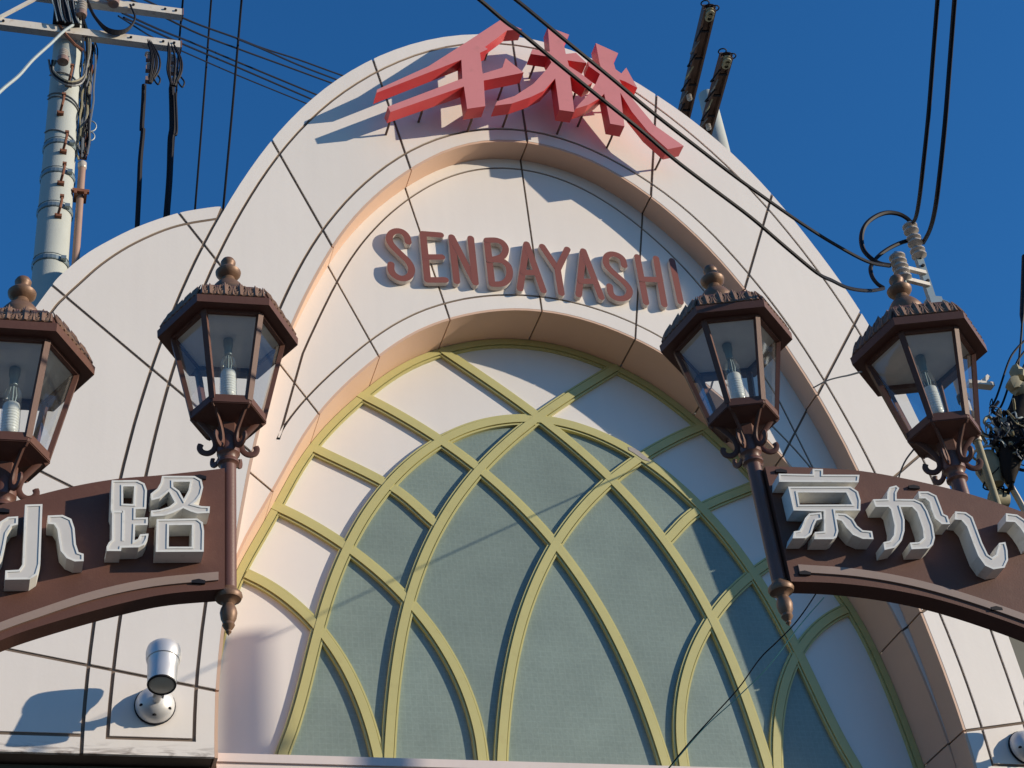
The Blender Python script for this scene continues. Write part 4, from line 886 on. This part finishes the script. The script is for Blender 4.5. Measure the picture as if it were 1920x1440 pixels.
def sign_char(label, polys, A_, T, lines=()):
    (px, py), _, _ = A_
    t = thing('sign_character', label, 'sign character', (px, py, 0), 0, 'white raised characters on the sign arms')
    FR = HT + .12
    body = MB(); face = MB()
    for k, (outer, holes) in enumerate(polys):
        outer = clean(outer)
        if area(outer) < 0: outer = outer[::-1]
        hs = [clean(h) for h in holes]
        io = inset(outer, .011); ih = [inset(h, -.011) for h in hs]
        yk = FR - .0012 * k
        def ring(a, c, y):
            n = len(a); V = [T(s, y, z) for s, z in a] + [T(s, y, z) for s, z in c]
            body.add(V, [(i, (i + 1) % n, n + (i + 1) % n, n + i) for i in range(n)])
        def wal(a, y0, y1):
            n = len(a); V = [T(s, y0, z) for s, z in a] + [T(s, y1, z) for s, z in a]
            body.add(V, [(i, (i + 1) % n, n + (i + 1) % n, n + i) for i in range(n)])
        for a, c in [(outer, io)] + list(zip(hs, ih)):
            ring(a, c, yk); wal(a, yk, HT + .003 + .0005 * k); wal(c, yk, yk - .009)
        face.prism(io, yk - .004, yk - .011, holes=ih, T=T)
    for (s0, z0), (s1, z1) in lines:
        L = math.hypot(s1 - s0, z1 - z0); nx, nz = -(z1 - z0) / L * .006, (s1 - s0) / L * .006
        body.prism([(s0 - nx, z0 - nz), (s1 - nx, z1 - nz), (s1 + nx, z1 + nz), (s0 + nx, z0 + nz)], FR - .001, FR - .015, T=T)
    body.build('letter_shell', 'char_white', t); face.build('letter_face', 'char_face', t)
    return t
sign_char('white raised character with a box radical nearest the left lantern post', MICHI, ARM['L'], TL, MICHI_LINES)
sign_char('white raised three-stroke character at the left edge of the frame', KO, ARM['L'], TL)
sign_char('white raised character with long top bar nearest the right lantern post', KYO, ARM['R'], TR)
sign_char('white raised kana with a separate curved dot stroke', KA, ARM['R'], TR)
sign_char('white raised two-stroke kana at the right edge of the frame', IH, ARM['R'], TR)

# ------------------------------------------------------------------ lanterns
LM = {}
def hexp(R, z, rot=0.0): return [(R * math.cos(rad(60 * k) + rot), R * math.sin(rad(60 * k) + rot), z) for k in range(6)]
def hexring(b, specs, mi=0, close=False):
    V = []
    for R, z in specs: V += hexp(R, z)
    Fc = []
    for i in range(len(specs) - 1):
        for k in range(6): Fc.append((i * 6 + k, i * 6 + (k + 1) % 6, (i + 1) * 6 + (k + 1) % 6, (i + 1) * 6 + k))
    if close: Fc += [tuple(range(5, -1, -1)), tuple(range((len(specs) - 1) * 6, len(specs) * 6))]
    return b.add(V, Fc, mi)
RT, RB, ZB = 0.325, 0.205, -0.565          # glass radius at top, at bottom, height of the bottom
def lamp_meshes():
    b = MB(); hexring(b, [(.335, .0), (.415, .0), (.418, .052), (.398, .060), (.366, .135), (.30, .215), (.20, .275), (.12, .315), (.10, .335)]); hexring(b, [(.335, 0), (.335, .03), (.05, .032)])
    LM['roof'] = b.mesh('roof', 'brown')
    b = MB(); b.add(hexp(.333, .012), [(0, 1, 2, 3, 4, 5)]); LM['ceiling'] = b.mesh('ceiling', 'ceiling')
    # cresting: a fringe of cast scrolls and spikes along one side of the eave
    b = MB()
    a0 = Vector(hexp(.400, .060)[0]); a1 = Vector(hexp(.400, .060)[1]); inn = Vector((-(a0 + a1).x, -(a0 + a1).y, 0)).normalized()
    dx = (a1 - a0).normalized(); up_ = (Vector((0, 0, .075)) + inn * .030).normalized(); W_ = (a1 - a0).length
    def P_(u, v, o=0.0): return a0 + dx * (u * W_) + up_ * v + (-inn) * (.010 + o)
    def cscroll(u, s, h, r):   # one C scroll: stem with a curled head
        pts = [P_(u, 0), P_(u + s * .02, h * .45)]
        for k in range(8):
            an = math.pi * (.15 + k * .22); pts.append(P_(u + s * (.055 - math.cos(an) * .030), h * .62 + math.sin(an) * h * .34))
        b.tube(crom(pts, 2), r, 5)
    nU = 4
    for i in range(nU):
        u = .06 + (i + .5) / nU * .88; env = 1.0 - .55 * abs(u - .5) * 2 * .6
        for s in (-1, 1): cscroll(u, s, .125 * env, .0085); cscroll(u + s * .012, s * .8, .075 * env, .007)
        b.tube([P_(u, 0), P_(u, .10 * env), P_(u, .175 * env)], [.012, .015, .002], 5)
        for s in (-1, 1): b.tube([P_(u, .075 * env), P_(u + s * .024, .125 * env), P_(u + s * .034, .150 * env)], [.007, .009, .002], 5)
    for i in range(nU + 1):
        u = .06 + i / nU * .88; b.tube([P_(u, 0), P_(u, .07), P_(u, .115)], [.010, .008, .002], 5)
    for v in (.008, .065): b.tube([P_(.04, v), P_(.96, v)], .0065, 5)
    for i in range(5):
        t = (i + .5) / 5; p = a0.lerp(a1, t) + Vector((0, 0, .012)); b.lathe([(.0, -.012), (.010, -.006), (.012, 0), (.010, .006), (0, .012)], 6, p)
    LM['cresting'] = b.mesh('cresting', 'cresting')
    b = MB(); b.lathe([(.085, .25), (.095, .31), (.106, .345), (.11, .37), (.106, .385), (.092, .41), (.075, .435), (.05, .452)], 24); LM['dome'] = b.mesh('dome', 'bronze', True)
    b = MB(); b.lathe([(.06, .448), (.045, .47), (.04, .49), (.062, .505), (.076, .525), (.078, .54), (.066, .555), (.045, .565), (.036, .58), (.035, .592), (.044, .605), (.046, .622), (.036, .642), (.018, .655), (0.001, .658)], 24); LM['finial'] = b.mesh('finial', 'bronze', True)
    T = hexp(RT, -.005); Bm = hexp(RB, ZB)
    b = MB(); b.add([Vector(T[0]) * .97, Vector(T[1]) * .97, Vector(Bm[1]) * .985, Vector(Bm[0]) * .985], [(0, 1, 2, 3)])
    LM['pane'] = b.mesh('pane', 'lamp_glass')
    b = MB(); rv = Vector((T[0][0], T[0][1], 0)).normalized(); b.bar(Vector(T[0]), Vector(Bm[0]), .034, .026, rv); LM['post'] = b.mesh('post', 'brown')
    b = MB()
    for k in range(6): b.bar(Vector(Bm[k]), Vector(Bm[(k + 1) % 6]), .03, .05)
    LM['bottom_rail'] = b.mesh('bottom_rail', 'brown')
    b = MB()
    for k in range(6): b.bar(Vector(T[k]), Vector(T[(k + 1) % 6]), .028, .03)
    LM['top_rail'] = b.mesh('top_rail', 'brown')
    b = MB(); hexring(b, [(.02, ZB - .012), (RB + .012, ZB - .014), (RB + .012, ZB - .030), (RB - .004, ZB - .032), (.13, ZB - .052), (.062, ZB - .066), (.058, ZB - .20)]); LM['base'] = b.mesh('base', 'blk2' if False else 'brown')
    sc = crom([(.185, -.60), (.20, -.585), (.195, -.57), (.175, -.585), (.13, -.64), (.085, -.705), (.072, -.76), (.085, -.80), (.115, -.82), (.148, -.812), (.162, -.785), (.155, -.762)], 4)
    b = MB(); b.tube([(r, 0, z) for r, z in sc], .011, 6, flat=1.7); LM['scroll'] = b.mesh('scroll', 'brown', True)
    b = MB(); b.lathe([(.05, -.70), (.062, -.78), (.066, -.80), (.066, -.825), (.052, -.84), (.05, -.86), (.062, -.875), (.062, -.89), (.046, -.90), (.044, -.905)], 20); LM['collar'] = b.mesh('collar', 'brown_pole', True)
    b = MB(); b.lathe([(.001, -.53), (.03, -.528), (.041, -.515), (.043, -.50), (.043, -.345), (.041, -.338), (.001, -.336)], 20)
    for k in range(7): b.lathe([(.043, -.50 + k * .018), (.0455, -.496 + k * .018), (.043, -.492 + k * .018)], 20)
    b.v = [(x, y, z + .105) for x, y, z in b.v]; LM['bulb'] = b.mesh('bulb', 'bulb_white', True)
    b = MB(); b.lathe([(.001, -.542), (.044, -.540), (.050, -.52), (.050, -.36), (.049, -.27), (.036, -.235), (.026, -.215)], 20); b.v = [(x, y, z + .105) for x, y, z in b.v]; LM['envelope'] = b.mesh('envelope', 'clear_glass', True)
    b = MB(); b.lathe([(.001, .01), (.03, .01), (.03, -.05), (.024, -.08), (.022, -.15), (.006, -.155), (.005, -.33)], 14); b.tube([(.012, 0, -.16), (.02, 0, -.24), (.012, 0, -.32)], .003, 4); b.tube([(-.012, 0, -.16), (-.02, .006, -.24), (-.012, 0, -.32)], .003, 4)
    b.v = [(x, y, z * .7) for x, y, z in b.v]; LM['socket'] = b.mesh('socket', 'steel', True)
    b = MB(); b.lathe([(.044, -1.70), (.05, -1.715), (.072, -1.735), (.076, -1.752), (.068, -1.77), (.045, -1.78), (.036, -1.79), (.030, -1.80), (.042, -1.825), (.047, -1.85), (.042, -1.885), (.03, -1.91), (.034, -1.925), (.026, -1.94), (.014, -1.955), (.016, -1.965), (.001, -1.985)], 20); LM['pendant'] = b.mesh('pendant', 'bronze', True)
    b = MB(); b.tube([(0, 0, -.86), (0, 0, -1.705)], .044, 20); LM['pole'] = b.mesh('pole', 'brown_pole', True)
    b = MB(); b.tube([(0, 0, -.86), (0, 0, -1.30)], .044, 20); LM['short_pole'] = b.mesh('short_pole', 'brown_pole', True)
lamp_meshes()
def lantern(label, loc, rz, scale, pend):
    t = thing('street_lantern', label, 'street lamp', loc, rz, 'brown hexagonal lanterns', scale)
    def put(k, name=None, rot=0.0, par=None):
        o = link(name or k, LM[k], par or t); o.rotation_euler = (0, 0, rot); return o
    roof = put('roof'); put('ceiling', None, 0, roof)
    for k in range(6): put('cresting', None, rad(60 * k), roof)
    put('dome', None, 0, roof); put('finial')
    for k in range(6): put('pane', None, rad(60 * k)); put('post', None, rad(60 * k)); put('scroll', None, rad(60 * k))
    put('bottom_rail'); put('top_rail'); put('base'); put('collar')
    bl_ = put('bulb'); put('envelope', 'bulb_envelope', 0, bl_); put('socket')
    if pend: put('pole'); put('pendant')
    else: put('short_pole', 'pole')
    return t
lantern('brown hexagonal lantern on the post with hanging pendant at the left sign board end', (-3.472, -4.0, 8.037), rad(-4), 1.0, True)
lantern('brown hexagonal lantern cut by the left edge of the frame', (-4.675, -4.0, 7.68), rad(-3), 1.05, False)
lantern('brown hexagonal lantern on the post with hanging pendant beside the last letter', (-.435, -4.478, 8.0), rad(-18), 1.0, True)
lantern('brown hexagonal lantern at the right, below the insulators', RRLOC, rad(-18), 1.06, False)

# ------------------------------------------------------------------ spotlights
def spotlight(label, loc, rz=0.0):
    t = thing('spotlight', label, 'spotlight', loc, rz, 'silver wall spotlights', 0.94)
    def Ty(b, prof, n=28, mi=0):   # lathe around the wall normal (-y)
        m = MB(); m.lathe(prof, n); b.add([(x, -z, y) for x, y, z in m.v], m.f, mi)
    b = MB(); Ty(b, [(.001, .0), (.155, .0), (.158, .018), (.15, .02)]); b.build('gasket', 'blk', t, True)
    b = MB(); Ty(b, [(.15, .016), (.148, .04), (.135, .08), (.105, .115), (.065, .135), (.03, .142), (.001, .143)]); b.build('base_dome', 'aluminium', t, True)
    for a in (200, 330, 265):
        b = MB(); c = Vector((.115 * math.cos(rad(a)), -.095, .115 * math.sin(rad(a)))); b.lathe([(.001, -.008), (.016, -.006), (.018, 0), (.012, .01), (.001, .012)], 10, c); b.build('screw', 'blk', t)
    ax = Vector((.06, .26, .97)).normalized(); c = Vector((.01, -.40, .12))
    b = MB(); b.tube([(0, -.12, 0), (0, -.20, -.02), (.0, -.27, -.015)], [.035, .032, .03], 12); b.bar((-.032, -.24, -.03), c + Vector((-.032, .02, -.08)), .016, .06, (0, 1, 0)); b.bar((.032, -.24, -.03), c + Vector((.032, .02, -.08)), .016, .06, (0, 1, 0)); b.build('arm', 'aluminium', t, True)
    q = ax.to_track_quat('Z', 'Y').to_matrix()
    def head(prof, name, m, n=32):
        k = MB(); k.lathe(prof, n); bb = MB(); bb.add([c + q @ Vector(v) for v in k.v], k.f); return bb.build(name, m, t, True)
    head([(.104, -.165), (.108, -.15), (.112, -.05), (.118, .055), (.121, .06)], 'head', 'aluminium')
    head([(.118, .064), (.124, .067), (.132, .10), (.134, .15), (.128, .185), (.115, .20), (.001, .203)], 'head_hood', 'aluminium')
    head([(.117, .058), (.1175, .066)], 'seam', 'blk')
    head([(.106, -.160), (.109, -.168), (.106, -.176), (.098, -.178)], 'rim', 'blk')
    head([(.098, -.168), (.085, -.176), (.001, -.178)], 'end_cap', 'lens')
    return t
spotlight('silver wall spotlight at the foot of the left pier', (-3.495, YF, 7.30))
spotlight('silver wall spotlight cut by the right edge of the frame', (3.64, YF, 7.205), rad(2))

# ------------------------------------------------------------------ utility pole at the left
up = thing('utility_pole', 'pale concrete utility pole with white crossarms behind the left wing', 'utility pole', (-4.444, 0.10, 0.144), 0.0, None, 12.1 / 13.3)
ox, oy = -4.42, 1.3
b = MB(); b.tube([(0, 0, -.3), (0, 0, 13.0), (0, 0, 18.2)], [.20, .170, .152], 28); b.build('shaft', 'concrete', up, True)
for z in (13.02, 13.72, 14.2, 14.62):
    b = MB(); r = .178 - (z - 13) * .004; b.lathe([(r, -.03), (r + .006, -.02), (r + .006, .02), (r, .022)], 28, (0, 0, z))
    b.tube([(r * math.sin(a), -r * math.cos(a) - .012, z + .034) for a in np.linspace(-1.3, 1.3, 9)], .006, 4)
    b.box(r * .5, r * .5 + .05, -r - .006, -r + .05, z - .02, z + .02); b.build('band', 'steel', up)
for z, s in ((13.55, 1), (14.0, 1), (14.45, 1), (15.0, -1), (15.45, 1)):
    b = MB(); x = .03 * s; b.box(x - .035, x + .035, -.20, -.15, z - .015, z + .02); b.tube([(x, -.22, z), (x + .01, -.29, z + .02), (x + .02, -.30, z + .10), (x + .02, -.30, z + .16)], .014, 6); b.box(x - .0, x + .04, -.32, -.28, z + .15, z + .175)
    b.build('step', 'rusty', up)
for z in (15.25, 15.3, 15.62, 14.75):
    b = MB(); r = .172; b.tube([(r * math.sin(a), -r * math.cos(a), z - .06 * a) for a in np.linspace(-1.4, 1.5, 12)], .008, 4); b.build('tie', 'grey', up)
# conduit on the right flank
b = MB(); b.tube([(.235, -.02, 0), (.235, -.02, 14.42)], .038, 14); b.build('conduit', 'pipe', up, True)
b = MB(); b.lathe([(.039, -.03), (.046, -.02), (.046, .05), (.03, .07)], 14, (.235, -.02, 14.42)); b.build('conduit_cap', 'porcelain', up, True)
b = MB(); b.box(.15, .32, -.10, -.06, 14.0, 14.035); b.box(.17, .20, -.10, .05, 13.97, 14.0); b.box(.27, .30, -.10, .05, 13.97, 14.0); b.build('conduit_bracket', 'rusty', up)
rnd = random.Random(3)
for k in range(16):
    z0 = 14.45 + rnd.random() * .15; b = MB(); x = .19 + rnd.random() * .09; pts = [(x, -.05 - rnd.random() * .06, z0)]
    for q in range(9): pts.append((x + rnd.uniform(-.03, .03), -.06 + rnd.uniform(-.05, .05), z0 + (q + 1) * .2))
    b.tube(crom(pts, 3), rnd.choice((.008, .011, .014)), 5); b.build('riser_cable', rnd.choice(('blk', 'blk', 'blk', 'grey', 'tape')), up)
for k, (z, r0) in enumerate(((15.0, .06), (14.85, .05))):
    b = MB(); b.tube([(.29 + r0 * math.cos(a), -.05, z + r0 * 1.3 * math.sin(a)) for a in np.linspace(-1.4, 2.2, 12)], .007, 5); b.build('loose_loop', 'pale', up)
b = MB(); b.box(.20, .28, .0, .06, 14.6, 16.0); b.build('riser_channel', 'rusty', up)
# crossarms
def xarm(z, y, x0, x1, tilt):
    b = MB(); b.bar((x0, y, z - tilt), (x1, y, z + tilt), .09, .105); o = b.build('crossarm', 'crossarm', up)
    for x in (x0 + .25, x0 + .6, x1 - .08, x1 - .2, x1 - .55):
        h = MB(); zz = z + tilt * (2 * (x - x0) / (x1 - x0) - 1); h.tube([(x, y - .046, zz), (x, y - .062, zz)], .014, 8); h.build('bolt_head', 'blk', o)
    h = MB(); h.box(x1 - .004, x1 + .006, y - .05, y + .05, z + tilt - .056, z + tilt + .056); h.build('end_plate', 'rusty', o)
xarm(16.76, -.21, -1.3, 1.21, .03)
xarm(16.22, -.21, -1.3, 1.20, .03)
b = MB(); b.bar((-.75, -.26, 16.24), (-.30, -.26, 16.74), .03, .035); b.build('brace', 'crossarm', up)
b = MB(); b.box(-.06, .11, -.34, -.25, 16.61, 16.73); b.build('clamp_plate', 'crossarm', up)
for x, y, z in ((.13, -.33, 16.95), (.18, -.32, 16.8), (.32, -.30, 16.97), (.45, -.30, 16.93)):
    b = MB(); b.bar((x, y, z), (x + .22, y, z - .06), .03, .04); b.build('strap', 'rusty', up)
def insul(b, p, axis=(0, 0, 1), s=1.0, rings=4, mi=(0, 1)):
    q = Vector(axis).to_track_quat('Z', 'Y').to_matrix(); m = MB(); prof = [(.012, 0)]
    for k in range(rings): z = .012 + k * .045; prof += [(.035, z), (.055, z + .012), (.055, z + .022), (.035, z + .032)]
    prof += [(.03, .012 + rings * .045), (.001, .02 + rings * .045)]
    m.lathe(prof, 16); b.add([Vector(p) + (q @ Vector(v)) * s for v in m.v], m.f, mi[0])
    for k in range(rings):
        m = MB(); z = .012 + k * .045 + .036; m.lathe([(.034, z - .004), (.0375, z), (.034, z + .004)], 16); b.add([Vector(p) + (q @ Vector(v)) * s for v in m.v], m.f, mi[1])
for p, ax, s in (((.44, -.30, 16.74), (-.1, .25, 1), 1.25), ((.10, -.34, 16.42), (0, .2, 1), 1.1), ((-.05, -.30, 15.70), (0, .3, 1), .95)):
    b = MB(); insul(b, p, ax, s); b.lathe([(.001, -.06), (.06, -.05), (.065, 0), (.03, .02)], 14, p, 1); b.build('insulator', ['porcelain', 'porcelain_ring'], up, True)
b = MB(); b.box(-.19, .10, -.31, -.24, 16.28, 16.69); b.build('junction_box', 'blk', up)
for k in range(11):
    b = MB(); x = -.20 + k * .028; y = -.325 - .01 * (k % 3)
    b.tube(crom([(x + .08, y, 16.88), (x, y - .02, 16.80 + .01 * (k % 4)), (x - .02, y, 16.62), (x + .02, y, 16.45 - .03 * (k % 5)), (x + .06, y, 16.25)], 4), .009, 5); b.build('jumper', ('pale', 'blk', 'grey')[k % 3], up)
for k in range(4):
    b = MB(); b.tube(crom([(.16, -.28, 16.72 - .02 * k), (.25, -.3, 16.45 - .01 * k), (.40, -.3, 16.28 - .02 * k), (.58, -.3, 16.3 - .015 * k), (.68, -.3, 16.5), (.62, -.28, 16.75)], 5), .012, 5); b.build('jumper', 'blk', up)
for k in range(9):
    b = MB(); a = rnd.uniform(-.05, .05); b.tube(crom([(-.16 + a, -.24, 15.72), (-.14, -.26, 15.5 + a), (.02, -.28, 15.36 + a * .7), (.16, -.25, 15.46 + a), (.20, -.22, 15.7), (.18 + a, -.22, 16.1), (.12, -.24, 16.5)], 4), .012, 5); b.build('jumper', ('blk', 'blk', 'grey', 'tape')[k % 4], up)
b = MB(); b.tube([(-.12, -.25, 16.28), (-.04, -.28, 16.1), (.06, -.27, 15.98), (.15, -.24, 15.94)], .018, 6); b.build('strap', 'rusty', up)
# clamps hanging from the crossarm end
for x0, zz in ((.86, 16.20), (1.12, 16.21)):
    for k in range(3):
        b = MB(); z = zz - .12 - k * .17; insul(b, (x0 + .02 * k - .02, -.22, z - .07), (.1, 0, 1), .62, 2); b.box(x0 - .035, x0 + .035, -.25, -.19, z - .13, z - .07, 1); b.build('hanging_clamp', ['porcelain', 'porcelain_ring'], up)
    for k in range(6):
        dx = rnd.uniform(-.10, .10); b = MB(); b.tube(crom([(x0 - .05 + dx * .3, -.24, zz + .1), (x0 + dx, -.26, zz - .2), (x0 + dx * 1.1, -.26, zz - .42), (x0 + dx * .3, -.24, zz - .62)], 4), .012, 5); b.build('drop_lead', 'blk', up)
    b = MB(); b.tube(crom([(x0 + .06, -.25, zz - .45), (x0 + .12, -.25, zz - .55), (x0 + .10, -.25, zz - .64), (x0 + .05, -.25, zz - .55), (x0 + .06, -.25, zz - .45)], 4), .010, 5); b.build('drop_lead', 'blk', up)

# ------------------------------------------------------------------ second pole behind the arch
P2 = (4.90, 3.9, 0)
u2 = thing('utility_pole', 'utility pole with two dark crossarms rising behind the right shoulder of the arch', 'utility pole', P2)
b = MB(); b.tube([(0, 0, 0), (0, 0, 19.0), (0, 0, 20.0)], [.22, .14, .125], 24); b.build('shaft', 'concrete', u2, True)
for (x0, y0, z0), (x1, y1, z1) in (((4.33, 4.1, 19.05), (3.845, 1.56, 19.05)), ((4.65, 4.2, 18.84), (4.293, 2.15, 18.84))):
    a = Vector((x0 - P2[0], y0 - P2[1], z0)); e = Vector((x1 - P2[0], y1 - P2[1], z1)); d = (e - a).normalized(); s = Vector((d.y, -d.x, 0))
    b = MB()
    for k in (-1, 1): b.bar(a + s * .07 * k, e + s * .07 * k, .03, .13)
    b.bar(a + Vector((0, 0, .06)), e + Vector((0, 0, .06)), .14, .015)
    o = b.build('crossarm', 'dark_arm', u2)
    for k in range(5):
        p = a.lerp(e, .10 + k * .19); h = MB(); h.bar(p - s * .06 + Vector((0, 0, -.055)), p + s * .06 + Vector((0, 0, -.055)), .03, .02); h.build('batten', 'blk', o)
    for k in range(3):
        p = e + d * (.02 + .05 * (k // 2)) ; h = MB(); h.tube([p + s * (.055 * math.cos(t)) * (1 if k != 1 else 1.4) + s * (k - 1) * .07 + d * (.05 * math.sin(t)) + Vector((0, 0, .02 * k - .03)) for t in np.linspace(0, 6.283, 13)], .010, 5); h.build('spool', 'blk', o)
    for k in range(2):
        p = e - d * (.02 + k * .07); h = MB(); h.lathe([(.03, -.05), (.06, -.04), (.06, -.015), (.035, 0), (.06, .015), (.06, .04), (.03, .05)], 14, p + Vector((0, 0, -.07))); h.build('insulator', 'tape', o, True)
    for k in range(7):
        p = a.lerp(e, .25 + k * .09); h = MB(); r_ = rnd.uniform(.04, .09); h.tube(crom([p + s * .05, p + s * (.05 + r_) + Vector((0, 0, -.05)), p + s * (.06 + r_) + d * .12 + Vector((0, 0, -.12)), p + s * .05 + d * .25 + Vector((0, 0, -.06))], 4), .012, 5); h.build('jumper', ('blk', 'grey', 'blk', 'tape')[k % 4], o)
    for k in range(1):
        p = a.lerp(e, .42 + k * .14); h = MB(); insul(h, p + s * .03 + Vector((0, 0, -.20)), (0, 0, 1), .7, 3); h.build('insulator', ['porcelain', 'porcelain_ring'], o, True)

# ------------------------------------------------------------------ insulator mast at the right
im = thing('insulator_mast', 'slim steel mast carrying stacked ribbed insulators above the right lantern', 'insulator', (1.352, -4.25, 0))
b = MB(); b.bar((0, 0, 8.4), (0, 0, 9.17), .055, .035, (0, 1, 0)); b.build('rod', 'steel', im)
b = MB(); b.tube([(0, 0, 7.60), (0, 0, 8.45)], .032, 14); b.build('mast_tube', 'cream', im, True)
b = MB(); b.tube([(0, 0, 0), (0, 0, 7.62)], .024, 14); b.build('mast_foot', 'tape', im, True)
for z in (7.95, 7.80, 7.66, 8.2):
    b = MB(); b.lathe([(.034, -.03), (.043, -.025), (.043, .025), (.034, .03)], 14, (0, 0, z)); b.build('collar', 'blk', im, True)
for k in range(3):
    b = MB(); insul(b, (-.004 + .0 * k, -.02, 9.165 + k * .115), (0, 0, 1), .98, 2); b.build('insulator', ['porcelain', 'porcelain_ring'], im, True)
b = MB(); insul(b, (-.212, -.05, 8.90), (0, 0, 1), 1.05, 5); b.build('insulator', ['porcelain', 'porcelain_ring'], im, True)
b = MB(); b.tube([(-.212, -.05, 8.88), (-.212, -.05, 9.17)], .012, 8); b.build('pin', 'steel', im)
for z in (9.03, 8.92):
    b = MB(); b.bar((0, -.02, z), (-.20, -.05, z - .0), .03, .03); b.build('bracket', 'crossarm', im)
b = MB(); b.box(-.05, .05, -.05, .03, 8.70, 8.80); b.tube([(.04, -.02, 8.80), (.10, -.02, 8.78), (.13, -.02, 8.74), (.10, -.02, 8.69), (.05, -.02, 8.70)], .010, 6); b.build('hook_plate', 'steel', im)
for z in (9.10, 8.96):
    b = MB(); b.tube([(0.0, -.018, z), (0, -.03, z)], .012, 8); b.build('bolt_head', 'blk', im)

# ------------------------------------------------------------------ cable tangle at the right edge
tg = thing('cable_cluster', 'tangle of cables, clamps and a dark splice case at the right edge', 'cables', (1.7, -4.0, 7.0))
tx, ty, tz = 1.7, -4.0, 7.0
def loc(x, y, z): return (x - tx, y - ty, z - tz)
def q_(k): return loc(*TG[k])
b = MB(); b.tube([q_('cl0'), q_('cl1'), q_('cl2')], [.06, .095, .06], 16); b.build('clamp_body', 'tape', tg, True)
c_ = Vector(q_('cl0')); b = MB(); b.tube([c_ + Vector((.085 * math.cos(a), .085 * math.sin(a), .01)) for a in np.linspace(0, 6.283, 17)], .010, 5, caps=False); b.build('clamp_ring', 'pale', tg, True)
b = MB(); b.tube(crom([q_('sp0'), q_('sp1'), q_('sp2'), q_('sp3'), q_('sp4')], 4), [.06, .07, .075, .08, .085, .085, .085, .085, .085, .08, .075, .07, .06, .05, .04, .03, .02], 18); b.build('splice_case', 'dark_rubber', tg, True)
b = MB(); b.tube([q_('boot0'), q_('boot1')], [.075, .06], 14); b.build('boot', 'tape', tg, True)
for k in ('wr1', 'wr2', 'wr3'):
    b = MB(); m = MB(); m.lathe([(.001, -.05), (.04, -.04), (.055, 0), (.04, .04), (.001, .05)], 10); b.add([Vector(q_(k)) + Vector(v) * rnd.uniform(.8, 1.3) for v in m.v], m.f); b.build('tape_wrap', 'tape', tg, True)
c_ = Vector(q_('br')); b = MB(); b.bar(c_ + Vector((-.12, 0, 0)), c_ + Vector((.08, 0, .0)), .06, .03); b.bar(c_ + Vector((.0, 0, .02)), c_ + Vector((.07, 0, .08)), .03, .03); b.build('bracket', 'crossarm', tg)
A0 = Vector(q_('t0')); A1 = Vector(q_('cl2')); A2 = Vector(q_('sp2'))
for k in range(110):
    p = A0.lerp(A1, rnd.random()).lerp(A2 + Vector((.08, -.12, 0)), rnd.random() * 1.1); pts = [p]
    for q in range(6): pts.append(pts[-1] + Vector((rnd.uniform(-.06, .07), rnd.uniform(-.05, .05), rnd.uniform(-.08, .08))))
    b = MB(); b.tube(crom([tuple(v) for v in pts], 4), rnd.choice((.004, .006, .009, .012)), 5); b.build('loose_wire', ('blk', 'blk', 'grey', 'tape', 'blk', 'blk', 'pale')[k % 7], tg)
for k in range(4):
    d_ = Vector((.045 * k, 0, -.03 * k)); b = MB(); b.tube(crom([tuple(Vector(q_(n)) + d_) for n in ('t0', 't1', 'u0', 'u1', 'u2')], 5), .008, 5); b.build('rising_wire', 'blk', tg)
b = MB(); b.tube(crom([q_('v0'), q_('v1'), q_('v2'), q_('v3')], 4), [.008] * 8 + [.02] * 5, 6); b.build('rising_wire', 'blk', tg)
b = MB(); b.tube(crom([q_('sl0'), q_('sl1'), q_('sl2')], 4), .022, 6); b.build('sleeve', 'cream', tg)
b = MB(); b.tube(crom([q_('boot1'), q_('sp4'), q_('sl1'), q_('sl2')], 4), .012, 6); b.build('loose_wire', 'blk', tg)

# ------------------------------------------------------------------ wires
for nm, label, r, colr, pts, group, cat in WR:
    b = MB(); b.tube(crom(pts, 5), r, 6)
    o = b.build(nm, colr, None, True); tag(o, label, cat, group); recenter(o)

# ------------------------------------------------------------------ neighbouring building
nb = thing('neighbour_building', 'dark building low behind the right flank of the gate', 'building', (6.5, 3.0, 0))
b = MB(); b.box(-1.9, 8, -1.2, 6, 0, 9.8); b.build('wall', 'lower_wall', nb)
b = MB(); b.box(-2.0, 8.1, -1.3, 6.1, 9.82, 10.0); b.build('parapet', 'concrete', nb)
for k in range(3):
    b = MB(); b.box(-.9 + k * 2.2, .5 + k * 2.2, -1.24, -1.19, 5.2, 6.8); o = b.build('window', 'steel', nb)
    b = MB(); b.box(-.82 + k * 2.2, .42 + k * 2.2, -1.26, -1.245, 5.3, 6.7); b.build('window_pane', 'wired_glass', o)


# ------------------------------------------------------------------ street pole right of the view; its shadow falls on the left window panes
sp = thing('utility_pole', 'concrete utility pole standing in the street to the right of the gate', 'utility pole', (8.65, -5.95, 0))
b = MB(); b.tube([(0, 0, 0), (0, 0, 12.0)], [.15, .10], 24); b.build('shaft', 'concrete', sp, True)
b = MB(); b.lathe([(.09, -.03), (.125, -.02), (.125, .02), (.06, .05), (.001, .06)], 24, (0, 0, 12.0)); b.build('cap', 'steel', sp, True)
b = MB(); b.lathe([(.12, -.04), (.15, -.03), (.15, .03), (.12, .04)], 24, (0, 0, 11.0)); b.build('band', 'steel', sp, True)
